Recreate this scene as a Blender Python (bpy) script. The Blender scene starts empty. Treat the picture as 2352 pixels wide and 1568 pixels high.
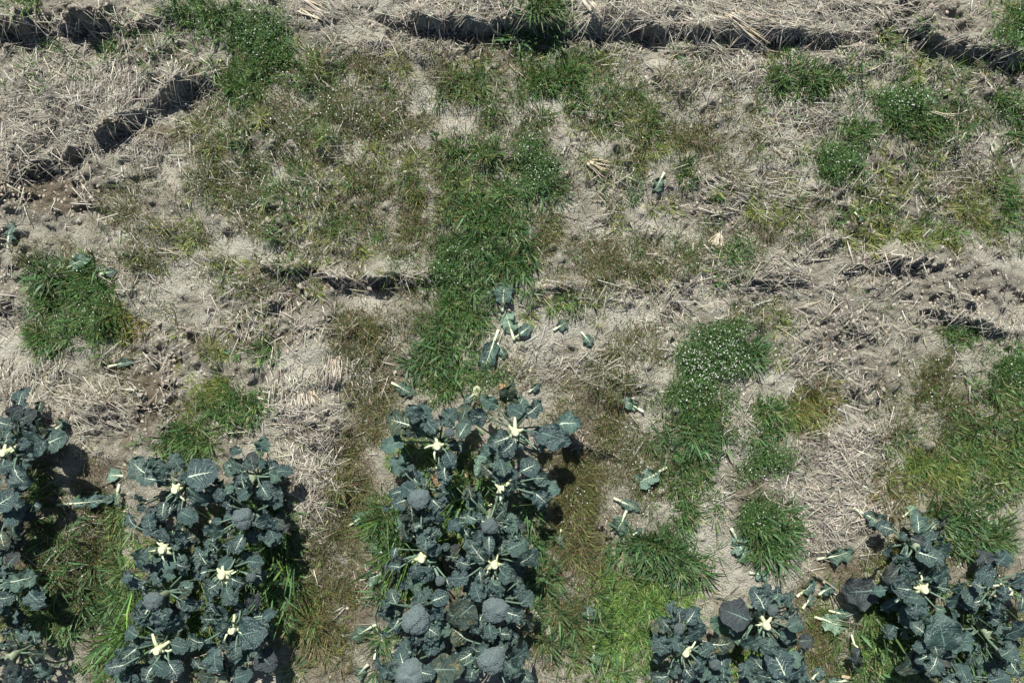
import bpy, math, random
import numpy as np
from mathutils import Matrix, Vector, Euler

# ------------------------------------------------------------------ scene, camera, sky, sun, exposure
scn = bpy.context.scene
COL = scn.collection
random.seed(7)
RNG = np.random.default_rng(11)
R = math.radians
CAM_H = 4.0                      # flying height over the field, metres
FPX = 2352 * 24.0 / 36.0         # focal length in pixels of the 2352 px wide photograph

cam_d = bpy.data.cameras.new('camera')
cam_d.lens = 24.0; cam_d.sensor_width = 36.0; cam_d.clip_start = 0.05; cam_d.clip_end = 500.0
cam = bpy.data.objects.new('camera', cam_d)
cam.location = (0, 0, CAM_H); cam.rotation_euler = (0, 0, 0)
COL.objects.link(cam); scn.camera = cam

SUN_ELEV = 47.0
SH = Vector((0.19, -0.98, 0)).normalized()     # direction in which shadows fall on the ground
world = bpy.data.worlds.new('World'); scn.world = world; world.use_nodes = True
wn = world.node_tree.nodes; wl = world.node_tree.links
sky = wn.new('ShaderNodeTexSky'); sky.sky_type = 'NISHITA'; sky.sun_disc = False
sky.sun_elevation = R(SUN_ELEV); sky.sun_rotation = math.atan2(-SH.x, -SH.y)
wn['Background'].inputs['Strength'].default_value = 0.05
wl.new(sky.outputs[0], wn['Background'].inputs['Color'])

sd = bpy.data.lights.new('sun', 'SUN'); sd.energy = 4.6; sd.angle = R(0.53); sd.color = (1.0, 0.968, 0.89)
sun = bpy.data.objects.new('sun', sd); COL.objects.link(sun)
ray = Vector((SH.x * math.cos(R(SUN_ELEV)), SH.y * math.cos(R(SUN_ELEV)), -math.sin(R(SUN_ELEV))))
sun.rotation_euler = ray.to_track_quat('-Z', 'Y').to_euler(); sun.location = (-3, 6, 8)

scn.render.engine = 'CYCLES'
scn.view_settings.view_transform = 'Standard'; scn.view_settings.look = 'None'
scn.view_settings.gamma = 1.0; scn.view_settings.exposure = 0.78
scn.render.resolution_x = 1024; scn.render.resolution_y = 682

# ------------------------------------------------------------------ helpers
def at(u, v, z=0.0):
    """point at height z seen at pixel u,v of the 2352 x 1568 photograph"""
    k = (CAM_H - z) / FPX
    return ((u - 1176) * k, (784 - v) * k)

_tabs = {}
def vnoise(x, y, s, seed):
    """smooth value noise, feature size s metres, range -1..1"""
    if seed not in _tabs:
        _tabs[seed] = np.random.default_rng(seed + 1000).uniform(-1, 1, (256, 256))
    T = _tabs[seed]
    fx = x / s + seed * 3.7; fy = y / s + seed * 1.9
    ix = np.floor(fx).astype(int); iy = np.floor(fy).astype(int)
    ax = fx - ix; ay = fy - iy
    ax = ax * ax * (3 - 2 * ax); ay = ay * ay * (3 - 2 * ay)
    a = T[ix & 255, iy & 255]; b = T[(ix + 1) & 255, iy & 255]
    c = T[ix & 255, (iy + 1) & 255]; d = T[(ix + 1) & 255, (iy + 1) & 255]
    return (a * (1 - ax) + b * ax) * (1 - ay) + (c * (1 - ax) + d * ax) * ay

def fbm(x, y, s, seed, octs=4, gain=0.5):
    t = 0; a = 1.0; n = 0
    for i in range(octs):
        t = t + a * vnoise(x * 0.8 + y * 0.6 * (1 if i % 2 else -1), y * 0.8 - x * 0.6 * (1 if i % 2 else -1), s, seed + i)
        n += a; s *= 0.5; a *= gain
    return t / n

def sstep(a, b, x):
    t = np.clip((x - a) / (b - a), 0, 1)
    return t * t * (3 - 2 * t)

def blob(X, Y, u, v, ru, rv, soft=0.5, wob=0.25, seed=40):
    """soft ragged patch round a pixel, as a 0..1 mask over world points"""
    x, y = at(u, v); kx = ru * CAM_H / FPX; ky = rv * CAM_H / FPX
    d = np.sqrt(((X - x) / kx) ** 2 + ((Y - y) / ky) ** 2)
    d = d + wob * fbm(X, Y, 0.12, seed, 2)
    return 1 - sstep(1 - soft, 1 + soft * 0.4, d)

def fast_mesh(name, V, F, cols=None, smooth=False):
    """mesh from numpy arrays; F is (n,3) or (n,4)"""
    me = bpy.data.meshes.new(name)
    V = np.asarray(V, dtype=np.float32); F = np.asarray(F, dtype=np.int32)
    k = F.shape[1]
    me.vertices.add(len(V)); me.vertices.foreach_set('co', V.ravel())
    me.loops.add(F.size); me.loops.foreach_set('vertex_index', F.ravel())
    me.polygons.add(len(F))
    me.polygons.foreach_set('loop_start', np.arange(0, F.size, k, dtype=np.int32))
    me.polygons.foreach_set('loop_total', np.full(len(F), k, dtype=np.int32))
    if smooth: me.polygons.foreach_set('use_smooth', np.ones(len(F), dtype=bool))
    if cols is not None:
        c = np.ones((len(V), 4), dtype=np.float32); c[:, :3] = cols
        at_ = me.attributes.new('Col', 'FLOAT_COLOR', 'POINT'); at_.data.foreach_set('color', c.ravel())
    me.update(calc_edges=True)
    return me

def link(name, me, mat=None, parent=None, loc=(0, 0, 0), rot=(0, 0, 0), sc=(1, 1, 1)):
    o = bpy.data.objects.new(name, me); COL.objects.link(o)
    if mat is not None and me is not None and len(me.materials) == 0: me.materials.append(mat)
    o.location = loc; o.rotation_euler = rot; o.scale = sc
    if parent is not None: o.parent = parent
    return o

def tag(o, label=None, cat=None, group=None, kind=None):
    if label: o['label'] = label
    if cat: o['category'] = cat
    if group: o['group'] = group
    if kind: o['kind'] = kind
    return o

# ------------------------------------------------------------------ materials
def new_mat(name):
    m = bpy.data.materials.new(name); m.use_nodes = True
    nt = m.node_tree; b = nt.nodes['Principled BSDF']
    return m, nt, b

def N(nt, t, **kw):
    n = nt.nodes.new(t)
    for k, v in kw.items(): setattr(n, k, v)
    return n

def ramp(nt, fac, stops):
    r = N(nt, 'ShaderNodeValToRGB'); e = r.color_ramp.elements
    while len(e) < len(stops): e.new(0.5)
    for i, (p, c) in enumerate(stops): e[i].position = p; e[i].color = (*c, 1)
    nt.links.new(fac, r.inputs[0]); return r.outputs[0]

def mixc(nt, fac, a, b, mode='MIX'):
    m = N(nt, 'ShaderNodeMix', data_type='RGBA', blend_type=mode)
    for s, v in ((0, fac), (6, a), (7, b)):
        if hasattr(v, 'links') or hasattr(v, 'is_linked'): nt.links.new(v, m.inputs[s])
        elif isinstance(v, tuple): m.inputs[s].default_value = (*v, 1)
        else: m.inputs[s].default_value = v
    return m.outputs[2]

def noise(nt, vec, scale, detail=4, rough=0.55):
    n = N(nt, 'ShaderNodeTexNoise'); n.inputs['Scale'].default_value = scale
    n.inputs['Detail'].default_value = detail; n.inputs['Roughness'].default_value = rough
    if vec is not None: nt.links.new(vec, n.inputs['Vector'])
    return n.outputs['Fac']

# soil: pale dry silt, dark brown for damp hollows and shade painted between the beds, cloddy grey tilth (masks stored on the mesh)
M_soil, nt, b = new_mat('soil')
tc = N(nt, 'ShaderNodeTexCoord').outputs['Object']
pale = ramp(nt, noise(nt, tc, 7, 6), [(0.30, (0.275, 0.257, 0.203)), (0.50, (0.395, 0.376, 0.304)), (0.70, (0.50, 0.483, 0.40))])
tilth = ramp(nt, noise(nt, tc, 22, 6), [(0.30, (0.18, 0.166, 0.136)), (0.55, (0.282, 0.263, 0.217)), (0.75, (0.38, 0.357, 0.297))])
damp = ramp(nt, noise(nt, tc, 14, 5), [(0.3, (0.13, 0.105, 0.07)), (0.7, (0.22, 0.18, 0.125))])  # dark brown of damp soil, also used to paint shade between beds
am = N(nt, 'ShaderNodeAttribute', attribute_name='Col'); sep = N(nt, 'ShaderNodeSeparateColor')
nt.links.new(am.outputs['Color'], sep.inputs[0])
crust = ramp(nt, noise(nt, tc, 11, 6), [(0.3, (0.47, 0.45, 0.37)), (0.7, (0.60, 0.58, 0.49))])
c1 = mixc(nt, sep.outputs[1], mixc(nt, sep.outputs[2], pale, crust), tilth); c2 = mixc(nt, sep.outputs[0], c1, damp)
grain = ramp(nt, noise(nt, tc, 180, 3, 0.7), [(0.34, (0.60, 0.59, 0.58)), (0.55, (1.0, 1.0, 1.0))])
c3 = mixc(nt, 1.0, c2, grain, 'MULTIPLY')
nt.links.new(c3, b.inputs['Base Color']); b.inputs['Roughness'].default_value = 0.95
b.inputs['Specular IOR Level'].default_value = 0.15
bp = N(nt, 'ShaderNodeBump'); bp.inputs['Strength'].default_value = 0.9; bp.inputs['Distance'].default_value = 0.04
nt.links.new(noise(nt, tc, 95, 6, 0.65), bp.inputs['Height']); nt.links.new(bp.outputs[0], b.inputs['Normal'])

def attr_mat(name, rough=0.6, trans=0.0, spec=0.3):
    """colour per vertex (the plant's own colour), optional light through thin leaves"""
    m, nt, b = new_mat(name)
    a = N(nt, 'ShaderNodeAttribute', attribute_name='Col').outputs['Color']
    nt.links.new(a, b.inputs['Base Color']); b.inputs['Roughness'].default_value = rough
    b.inputs['Specular IOR Level'].default_value = spec
    if trans > 0:
        t = N(nt, 'ShaderNodeBsdfTranslucent'); mx = N(nt, 'ShaderNodeMixShader')
        tc_ = mixc(nt, 1.0, a, (1.15, 1.25, 0.6), 'MULTIPLY'); nt.links.new(tc_, t.inputs['Color'])
        mx.inputs[0].default_value = trans
        nt.links.new(b.outputs[0], mx.inputs[1]); nt.links.new(t.outputs[0], mx.inputs[2])
        nt.links.new(mx.outputs[0], nt.nodes['Material Output'].inputs['Surface'])
    return m
M_weed = attr_mat('weed_foliage', 0.5, 0.30, 0.35)
M_straw = attr_mat('dry_straw', 0.7, 0.0, 0.3)
M_petal = attr_mat('white_petal', 0.6, 0.25, 0.2)

def leaf_mat(name, c0, c1, c2, rough=0.5, trans=0.12, blotch=None, spec=0.4):
    m, nt, b = new_mat(name)
    tc = N(nt, 'ShaderNodeTexCoord').outputs['Object']; oi = N(nt, 'ShaderNodeObjectInfo').outputs['Random']
    vm = N(nt, 'ShaderNodeVectorMath', operation='ADD'); nt.links.new(tc, vm.inputs[0])
    cx = N(nt, 'ShaderNodeCombineXYZ'); mu = N(nt, 'ShaderNodeMath', operation='MULTIPLY'); mu.inputs[1].default_value = 37.0
    nt.links.new(oi, mu.inputs[0]); nt.links.new(mu.outputs[0], cx.inputs[2]); nt.links.new(cx.outputs[0], vm.inputs[1])
    co = vm.outputs[0]
    base = ramp(nt, noise(nt, co, 3.0, 5), [(0.3, c0), (0.5, c1), (0.72, c2)])
    tint = ramp(nt, oi, [(0.0, (0.80, 0.86, 0.93)), (0.5, (1, 1, 1)), (1.0, (1.12, 1.12, 0.98))])
    col = mixc(nt, 1.0, base, tint, 'MULTIPLY')
    if blotch:
        f = ramp(nt, noise(nt, co, 5.5, 4), [(0.56, (0, 0, 0)), (0.64, (1, 1, 1))])
        col = mixc(nt, f, col, blotch)
    nt.links.new(col, b.inputs['Base Color']); b.inputs['Roughness'].default_value = rough
    b.inputs['Specular IOR Level'].default_value = spec
    bp = N(nt, 'ShaderNodeBump'); bp.inputs['Strength'].default_value = 0.55; bp.inputs['Distance'].default_value = 0.05
    nt.links.new(noise(nt, co, 9, 4, 0.6), bp.inputs['Height']); nt.links.new(bp.outputs[0], b.inputs['Normal'])
    t = N(nt, 'ShaderNodeBsdfTranslucent'); mx = N(nt, 'ShaderNodeMixShader'); mx.inputs[0].default_value = trans
    tc_ = mixc(nt, 1.0, col, (1.1, 1.6, 0.7), 'MULTIPLY'); nt.links.new(tc_, t.inputs['Color'])
    nt.links.new(b.outputs[0], mx.inputs[1]); nt.links.new(t.outputs[0], mx.inputs[2])
    nt.links.new(mx.outputs[0], nt.nodes['Material Output'].inputs['Surface'])
    return m
M_leaf = leaf_mat('broccoli_leaf', (0.024, 0.052, 0.051), (0.037, 0.073, 0.069), (0.064, 0.108, 0.098), 0.36, 0.14, None, 0.8)
M_purple = leaf_mat('old_purple_leaf', (0.030, 0.040, 0.044), (0.042, 0.052, 0.056), (0.062, 0.072, 0.070))
M_oldleaf = leaf_mat('old_dull_leaf', (0.024, 0.044, 0.036), (0.038, 0.060, 0.046), (0.066, 0.084, 0.055), 0.5, 0.12, (0.15, 0.14, 0.06))
M_pale = leaf_mat('pale_leaf_underside', (0.11, 0.18, 0.14), (0.16, 0.25, 0.19), (0.22, 0.32, 0.24), 0.6, 0.15)
M_wilt = leaf_mat('wilted_leaf', (0.050, 0.092, 0.080), (0.075, 0.130, 0.110), (0.115, 0.18, 0.145), 0.6, 0.15)
M_dead = leaf_mat('dead_tan_leaf', (0.30, 0.19, 0.11), (0.42, 0.29, 0.18), (0.52, 0.38, 0.25), 0.8, 0.1)

def flat_mat(name, c0, c1, scale=60, rough=0.55, bump=0.0, spec=0.35):
    m, nt, b = new_mat(name)
    tc = N(nt, 'ShaderNodeTexCoord').outputs['Object']
    f = noise(nt, tc, scale, 4)
    nt.links.new(ramp(nt, f, [(0.3, c0), (0.7, c1)]), b.inputs['Base Color'])
    b.inputs['Roughness'].default_value = rough; b.inputs['Specular IOR Level'].default_value = spec
    if bump:
        bp = N(nt, 'ShaderNodeBump'); bp.inputs['Strength'].default_value = 0.6; bp.inputs['Distance'].default_value = bump
        nt.links.new(f, bp.inputs['Height']); nt.links.new(bp.outputs[0], b.inputs['Normal'])
    return m
M_vein = flat_mat('leaf_vein', (0.42, 0.52, 0.40), (0.58, 0.66, 0.52))
M_petiole = flat_mat('leaf_stalk', (0.085, 0.145, 0.105), (0.15, 0.22, 0.16))
M_veindim = flat_mat('faint_leaf_vein', (0.085, 0.145, 0.125), (0.15, 0.22, 0.185))
M_stalkpale = flat_mat('pale_leaf_stalk', (0.52, 0.60, 0.38), (0.66, 0.70, 0.50))
M_stem = flat_mat('plant_stem', (0.16, 0.20, 0.13), (0.28, 0.32, 0.22), 30)
M_cut = flat_mat('fresh_cut_stalk', (0.40, 0.45, 0.24), (0.60, 0.61, 0.41), 55, 0.55, 0.004)
M_pith = flat_mat('cut_pith', (0.56, 0.57, 0.40), (0.68, 0.68, 0.52), 40)
M_head, nt, b = new_mat('broccoli_head')
tc = N(nt, 'ShaderNodeTexCoord').outputs['Object']
vo = N(nt, 'ShaderNodeTexVoronoi'); vo.inputs['Scale'].default_value = 15.0; nt.links.new(tc, vo.inputs['Vector'])
nt.links.new(ramp(nt, noise(nt, tc, 20, 4), [(0.3, (0.108, 0.148, 0.152)), (0.7, (0.178, 0.222, 0.222))]), b.inputs['Base Color'])
b.inputs['Roughness'].default_value = 0.8; b.inputs['Specular IOR Level'].default_value = 0.15
iv = N(nt, 'ShaderNodeMath', operation='SUBTRACT'); iv.inputs[0].default_value = 1.0; nt.links.new(vo.outputs['Distance'], iv.inputs[1])
bp = N(nt, 'ShaderNodeBump'); bp.inputs['Strength'].default_value = 0.9; bp.inputs['Distance'].default_value = 0.007
nt.links.new(iv.outputs[0], bp.inputs['Height']); nt.links.new(bp.outputs[0], b.inputs['Normal'])
M_clod = flat_mat('soil_clod', (0.25, 0.23, 0.185), (0.41, 0.385, 0.315), 40, 0.95, 0.006, 0.1)
M_reed = flat_mat('weathered_reed', (0.30, 0.265, 0.215), (0.52, 0.47, 0.39), 70, 0.75, 0.001)
M_wood = flat_mat('brown_reed', (0.36, 0.26, 0.16), (0.50, 0.40, 0.27), 50, 0.8, 0.001)
M_teal = flat_mat('teal_plastic', (0.01, 0.30, 0.26), (0.02, 0.40, 0.34), 50, 0.35)

# ------------------------------------------------------------------ ground: heights, ledges, furrows, clods
X0, X1, Y0, Y1, DS = -3.75, 3.75, -2.75, 2.75, 0.0095
nx = int((X1 - X0) / DS) + 1; ny = int((Y1 - Y0) / DS) + 1
gx = np.linspace(X0, X1, nx); gy = np.linspace(Y0, Y1, ny)
grow = np.cumsum(0.012 * 1.32 ** np.arange(27)); grow = grow[grow < 70]
xs = np.concatenate([X0 - grow[::-1], gx, X1 + grow]); ys = np.concatenate([Y0 - grow[::-1], gy, Y1 + grow])
GX, GY = np.meshgrid(xs, ys, indexing='ij')
ng = len(grow)

FURROWS = (-3.75, -2.38, -0.95, 0.53, 1.80, 3.15)
def base_height(X, Y):
    z = 0.045 * fbm(X, Y, 0.9, 1, 3) + 0.036 * fbm(X, Y, 0.24, 5, 3) * (1.0 + 0.7 * sstep(-.3, -2.0, X))
    bed = sstep(-0.05, -0.75, Y)                      # raised beds run down the lower half
    wob = 0.05 * fbm(X, Y, 0.5, 9, 2)
    for f in FURROWS:
        z = z - bed * 0.085 * np.exp(-((X - f + wob) / 0.13) ** 2)
    return z + bed * 0.02

Z = base_height(GX, GY)

# broken soil ledges: pixel polylines (u, v, height of the step)
LEDGES = [
    ([(-260, 100, .10), (0, 72, .11), (110, 68, .11), (220, 66, .12), (330, 62, .10), (420, 52, .05), (480, 50, .0)], 0.30, 0.05),
    ([(850, 55, .0), (905, 56, .10), (980, 62, .13), (1080, 64, .14), (1180, 66, .14), (1280, 70, .12), (1380, 68, .10), (1480, 72, .10),
      (1568, 80, .09), (1700, 96, .10), (1800, 98, .11), (1900, 92, .10), (2000, 80, .05), (2080, 88, .07), (2140, 112, .10), (2220, 130, .13), (2352, 140, .15), (2600, 150, .12)], 0.30, 0.06),
    ([(-160, 500, .07), (-40, 455, .08), (40, 415, .07), (90, 388, .07), (140, 366, .08), (220, 335, .11), (290, 300, .13), (330, 272, .12), (360, 240, .11), (420, 208, .115), (480, 182, .10), (505, 172, .0)], 0.34, 0.045),
    ([(560, 606, .0), (610, 614, .06), (650, 620, .08), (700, 624, .09), (760, 642, .09), (820, 646, .11), (900, 648, .11), (980, 646, .07), (1040, 645, .0)], 0.22, 0.03),
    ([(1200, 658, .0), (1260, 662, .055), (1330, 664, .06), (1420, 664, .075), (1500, 664, .07), (1590, 652, .07), (1700, 655, .065), (1820, 652, .085), (1870, 648, .0)], 0.2, 0.02),
    ([(1960, 596, .0), (1995, 600, .09), (2050, 605, .10), (2100, 612, .07), (2140, 620, .0)], 0.12, 0.05),
    ([(2110, 716, .0), (2140, 722, .07), (2240, 742, .10), (2290, 768, .09), (2352, 762, .09), (2500, 760, .08)], 0.25, 0.03),
    ([(-200, 560, .10), (0, 545, .09), (22, 530, .05), (40, 505, .0)], 0.2, 0.04),
    ([(-200, 720, .08), (0, 715, .07), (25, 690, .06), (45, 670, .0)], 0.2, 0.03),
    ([(560, 822, .0), (600, 824, .05), (650, 800, .055), (705, 762, .05), (720, 745, .0)], -0.25, 0.015),
    ([(640, 940, .0), (690, 950, .06), (730, 950, .06), (780, 940, .0)], 0.15, 0.02),
    ([(230, 985, .0), (262, 940, .04), (270, 890, .05), (262, 830, .05), (275, 780, .0)], 0.12, 0.04),
    ([(395, 1000, .0), (388, 930, .045), (400, 870, .05), (380, 810, .04), (360, 760, .0)], 0.12, 0.035),
    ([(1930, 112, .0), (1968, 128, .055), (2020, 134, .055), (2060, 128, .0)], 0.1, 0.02),
    ([(1330, 392, .0), (1400, 402, .03), (1440, 408, .03), (1500, 418, .0)], 0.12, 0.015),
    ([(1830, 440, .0), (1860, 444, .05), (1900, 446, .0)], 0.12, 0.02),
]
for _ in range(120):                                  # small broken crust steps all over the bare ground
    u, v = RNG.uniform(-60, 2400), RNG.uniform(10, 1000) if RNG.random() < .8 else RNG.uniform(900, 1500)
    n = int(RNG.integers(3, 6)); st = RNG.uniform(18, 40); an = RNG.normal(0, .55); hgt_ = RNG.uniform(.014, .042); pts = []
    for k in range(n):
        pts.append((u, v, hgt_ if 0 < k < n - 1 else 0.0)); u += st * math.cos(an); v += st * math.sin(an); an += RNG.normal(0, .5)
    LEDGES.append((pts, RNG.uniform(.06, .16), RNG.uniform(.012, .03)))
ragged = 0.040 * fbm(GX, GY, 0.13, 21, 3, 0.6) + 0.020 * fbm(GX, GY, 0.045, 25, 2)
for li, (pts, decay, groove) in enumerate(LEDGES):
    P = [(*at(u, v), h) for u, v, h in pts]
    flip = -1 if decay < 0 else 1; decay = abs(decay)
    bx0 = min(p[0] for p in P) - 0.8; bx1 = max(p[0] for p in P) + 0.8
    by0 = min(p[1] for p in P) - 0.8; by1 = max(p[1] for p in P) + 0.8
    i0, i1 = np.searchsorted(xs, [bx0, bx1]); j0, j1 = np.searchsorted(ys, [by0, by1])
    X = GX[i0:i1, j0:j1]; Y = GY[i0:i1, j0:j1]
    best = np.full(X.shape, 1e9); sgn = np.zeros(X.shape); hh = np.zeros(X.shape)
    for (ax, ay, ha), (bx, by, hb) in zip(P[:-1], P[1:]):
        dx, dy = bx - ax, by - ay; L2 = dx * dx + dy * dy
        t = np.clip(((X - ax) * dx + (Y - ay) * dy) / L2, 0, 1)
        d = np.hypot(X - ax - t * dx, Y - ay - t * dy)
        s = np.sign(dx * (Y - ay) - dy * (X - ax)) * flip
        m = d < best
        best = np.where(m, d, best); sgn = np.where(m, s, sgn); hh = np.where(m, ha + t * (hb - ha), hh)
    hh = hh * (np.clip(0.66 + 1.15 * fbm(X, Y, 0.13, 31, 3), 0.26, 0.98) if li < 16 else 1.0)
    d = best * sgn + ragged[i0:i1, j0:j1]
    up = hh * np.exp(-(np.maximum(d, 0) / decay) ** 1.3) * sstep(-0.016, 0.030, d)
    dn = groove * (hh / 0.1) * np.exp(-(np.minimum(d, 0) / 0.11) ** 2) * (1 - sstep(-0.012, 0.022, d))
    Z[i0:i1, j0:j1] += up - dn

# a long shrinkage crack in the third furrow
for poly in ([(1382, 1225), (1398, 1250), (1397, 1290), (1384, 1345)], [(1405, 1128), (1400, 1165), (1404, 1200)], [(905, 668), (880, 700), (868, 730)], [(720, 985), (760, 1000), (800, 1010)]):
    P = [at(u, v) for u, v in poly]
    for (ax, ay), (bx, by) in zip(P[:-1], P[1:]):
        dx, dy = bx - ax, by - ay; L2 = dx * dx + dy * dy
        i0, i1 = np.searchsorted(xs, [min(ax, bx) - .06, max(ax, bx) + .06]); j0, j1 = np.searchsorted(ys, [min(ay, by) - .06, max(ay, by) + .06])
        X = GX[i0:i1, j0:j1]; Y = GY[i0:i1, j0:j1]
        t = np.clip(((X - ax) * dx + (Y - ay) * dy) / L2, 0, 1)
        d = np.hypot(X - ax - t * dx, Y - ay - t * dy)
        Z[i0:i1, j0:j1] -= 0.02 * np.exp(-(d / 0.011) ** 2)

# crumbly and smooth areas; damp ground together with painted shade between beds
CRUMB = [(350, 900, 75, 130), (120, 430, 170, 90), (2200, 190, 170, 60), (1940, 780, 130, 170), (2200, 650, 170, 80), (50, 620, 80, 70),
         (640, 690, 150, 70), (330, 130, 110, 40), (620, 300, 60, 50), (2000, 440, 120, 120), (1650, 470, 90, 60), (150, 60, 200, 40), (700, 760, 60, 40),
         (1130, 120, 130, 30), (2080, 60, 140, 60), (430, 800, 70, 70), (640, 500, 80, 60)]
SMOOTH = [(1640, 1235, 85, 65), (1690, 1320, 75, 55), (1250, 745, 130, 45), (690, 810, 90, 45), (1700, 505, 60, 22), (340, 270, 60, 35), (2300, 1190, 70, 50),
          (860, 690, 80, 25), (600, 590, 120, 40), (1040, 270, 70, 60), (1260, 240, 60, 40), (620, 980, 50, 30), (1500, 160, 60, 25), (980, 240, 50, 40), (1360, 340, 40, 30), (1180, 270, 30, 30), (800, 350, 40, 30), (640, 400, 40, 30), (520, 560, 70, 30), (1280, 470, 60, 30), (1400, 530, 60, 30), (1440, 730, 80, 25), (1800, 860, 50, 30), (1700, 1040, 40, 40), (420, 640, 70, 40), (440, 850, 50, 40), (760, 690, 70, 20), (30, 800, 50, 60), (1780, 1330, 90, 40), (2260, 600, 80, 40), (1960, 690, 60, 40)]
DAMP_SHADE = [(610, 785, 75, 32), (880, 660, 90, 16), (1350, 905, 40, 45), (1390, 1290, 30, 110), (2005, 1195, 60, 35), (820, 1400, 45, 90), (290, 1020, 30, 35), (265, 1180, 40, 70),
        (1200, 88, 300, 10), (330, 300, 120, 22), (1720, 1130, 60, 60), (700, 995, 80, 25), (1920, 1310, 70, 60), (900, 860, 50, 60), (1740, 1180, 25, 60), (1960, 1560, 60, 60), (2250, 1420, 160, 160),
        (225, 1280, 70, 300), (720, 1380, 60, 200), (820, 1200, 50, 220), (1330, 1150, 60, 240), (90, 1060, 90, 90), (350, 900, 60, 90), (100, 440, 120, 60), (450, 1350, 190, 260), (1040, 1300, 190, 280), (60, 1250, 120, 260), (1700, 1490, 200, 110)]  # long strips between the beds put deep shade into the soil colour
def field(lst, seed):
    m = np.zeros(GX.shape)
    for i, q in enumerate(lst): m = np.maximum(m, blob(GX, GY, *q, soft=0.6, wob=0.5, seed=seed))
    return m
crumb = field(CRUMB, 50); smooth_ = field(SMOOTH, 54); damp_shade_m = field(DAMP_SHADE, 58)
rough = 0.62 + 0.95 * crumb
rough = rough * (1 - 0.72 * smooth_)
n1 = fbm(GX, GY, 0.06, 61, 3, 0.6); n2 = np.abs(fbm(GX, GY, 0.09, 65, 3, 0.6))
inside = ((GX > X0 - 2) & (GX < X1 + 2) & (GY > Y0 - 2) & (GY < Y1 + 2)).astype(float)
n3 = fbm(GX, GY, 0.030, 75, 2, 0.6)
Z += inside * rough * (0.018 * n1 + 0.034 * (0.3 - n2) + 0.0075 * n3)

# clods pressed into the surface (stamped relief)
sub = Z[ng:ng + nx, ng:ng + ny]
lm = np.zeros(GX.shape)
for pts, decay, groove in LEDGES[:16]:
    for u, v, h in pts:
        if h > .03: lm = np.maximum(lm, blob(GX, GY, u, v + 14, 70, 34, soft=.8))
lm = lm[ng:ng + nx, ng:ng + ny]
cm = crumb[ng:ng + nx, ng:ng + ny]; sm = smooth_[ng:ng + nx, ng:ng + ny]
for k in range(30000):
    i = RNG.integers(6, nx - 6); j = RNG.integers(6, ny - 6)
    if RNG.random() > 0.22 + 0.78 * cm[i, j] + 0.8 * lm[i, j] or RNG.random() < sm[i, j] * 0.8: continue
    r = 0.009 + 0.028 * RNG.random() ** 2.4; q = int(r / DS) + 2
    a, b_ = max(i - q, 0), min(i + q + 1, nx); c, d_ = max(j - q, 0), min(j + q + 1, ny)
    X = gx[a:b_, None] - gx[i]; Y = gy[None, c:d_] - gy[j]
    an = RNG.random() * 3.14; xx = X * math.cos(an) + Y * math.sin(an); yy = (-X * math.sin(an) + Y * math.cos(an)) * RNG.uniform(1.0, 1.7)
    dd = (np.abs(xx) ** 2.6 + np.abs(yy) ** 2.6) ** (1 / 2.6) / r
    sub[a:b_, c:d_] += np.clip(1 - dd ** 2, 0, 1) ** 0.6 * r * RNG.uniform(0.4, 0.95)
Z[ng:ng + nx, ng:ng + ny] = sub

mcol = np.zeros((GX.size, 3), dtype=np.float32)
mcol[:, 0] = np.clip(damp_shade_m * 0.8, 0, 1).ravel()
mcol[:, 1] = np.clip(crumb * 0.9 + 0.25 * (fbm(GX, GY, 0.5, 70, 3) + 0.1), 0, 1).ravel()
mcol[:, 2] = np.clip(smooth_ + 0.6 * sstep(.05, .5, fbm(GX, GY, 0.35, 80, 3)), 0, 1).ravel()
n_i, n_j = len(xs), len(ys)
idx = np.arange(n_i * n_j).reshape(n_i, n_j)
F = np.stack([idx[:-1, :-1], idx[1:, :-1], idx[1:, 1:], idx[:-1, 1:]], -1).reshape(-1, 4)
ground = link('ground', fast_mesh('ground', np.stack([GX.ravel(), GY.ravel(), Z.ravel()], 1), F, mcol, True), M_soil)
tag(ground, 'pale dry cracked field soil with broken ledges and furrows', 'soil', kind='structure')

def gz(x, y):
    """ground height at world points"""
    x = np.asarray(x, float); y = np.asarray(y, float)
    fx = np.clip((x - X0) / (gx[1] - gx[0]), 0, nx - 1.001); fy = np.clip((y - Y0) / (gy[1] - gy[0]), 0, ny - 1.001)
    i = fx.astype(int); j = fy.astype(int); a = fx - i; b = fy - j
    return (sub[i, j] * (1 - a) + sub[i + 1, j] * a) * (1 - b) + (sub[i, j + 1] * (1 - a) + sub[i + 1, j + 1] * a) * b

def on_ground(u, v, lift=0.0):
    z = 0.0
    for _ in range(4):
        x, y = at(u, v, z); z = float(gz(x, y)) + lift
    return x, y, z

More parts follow.
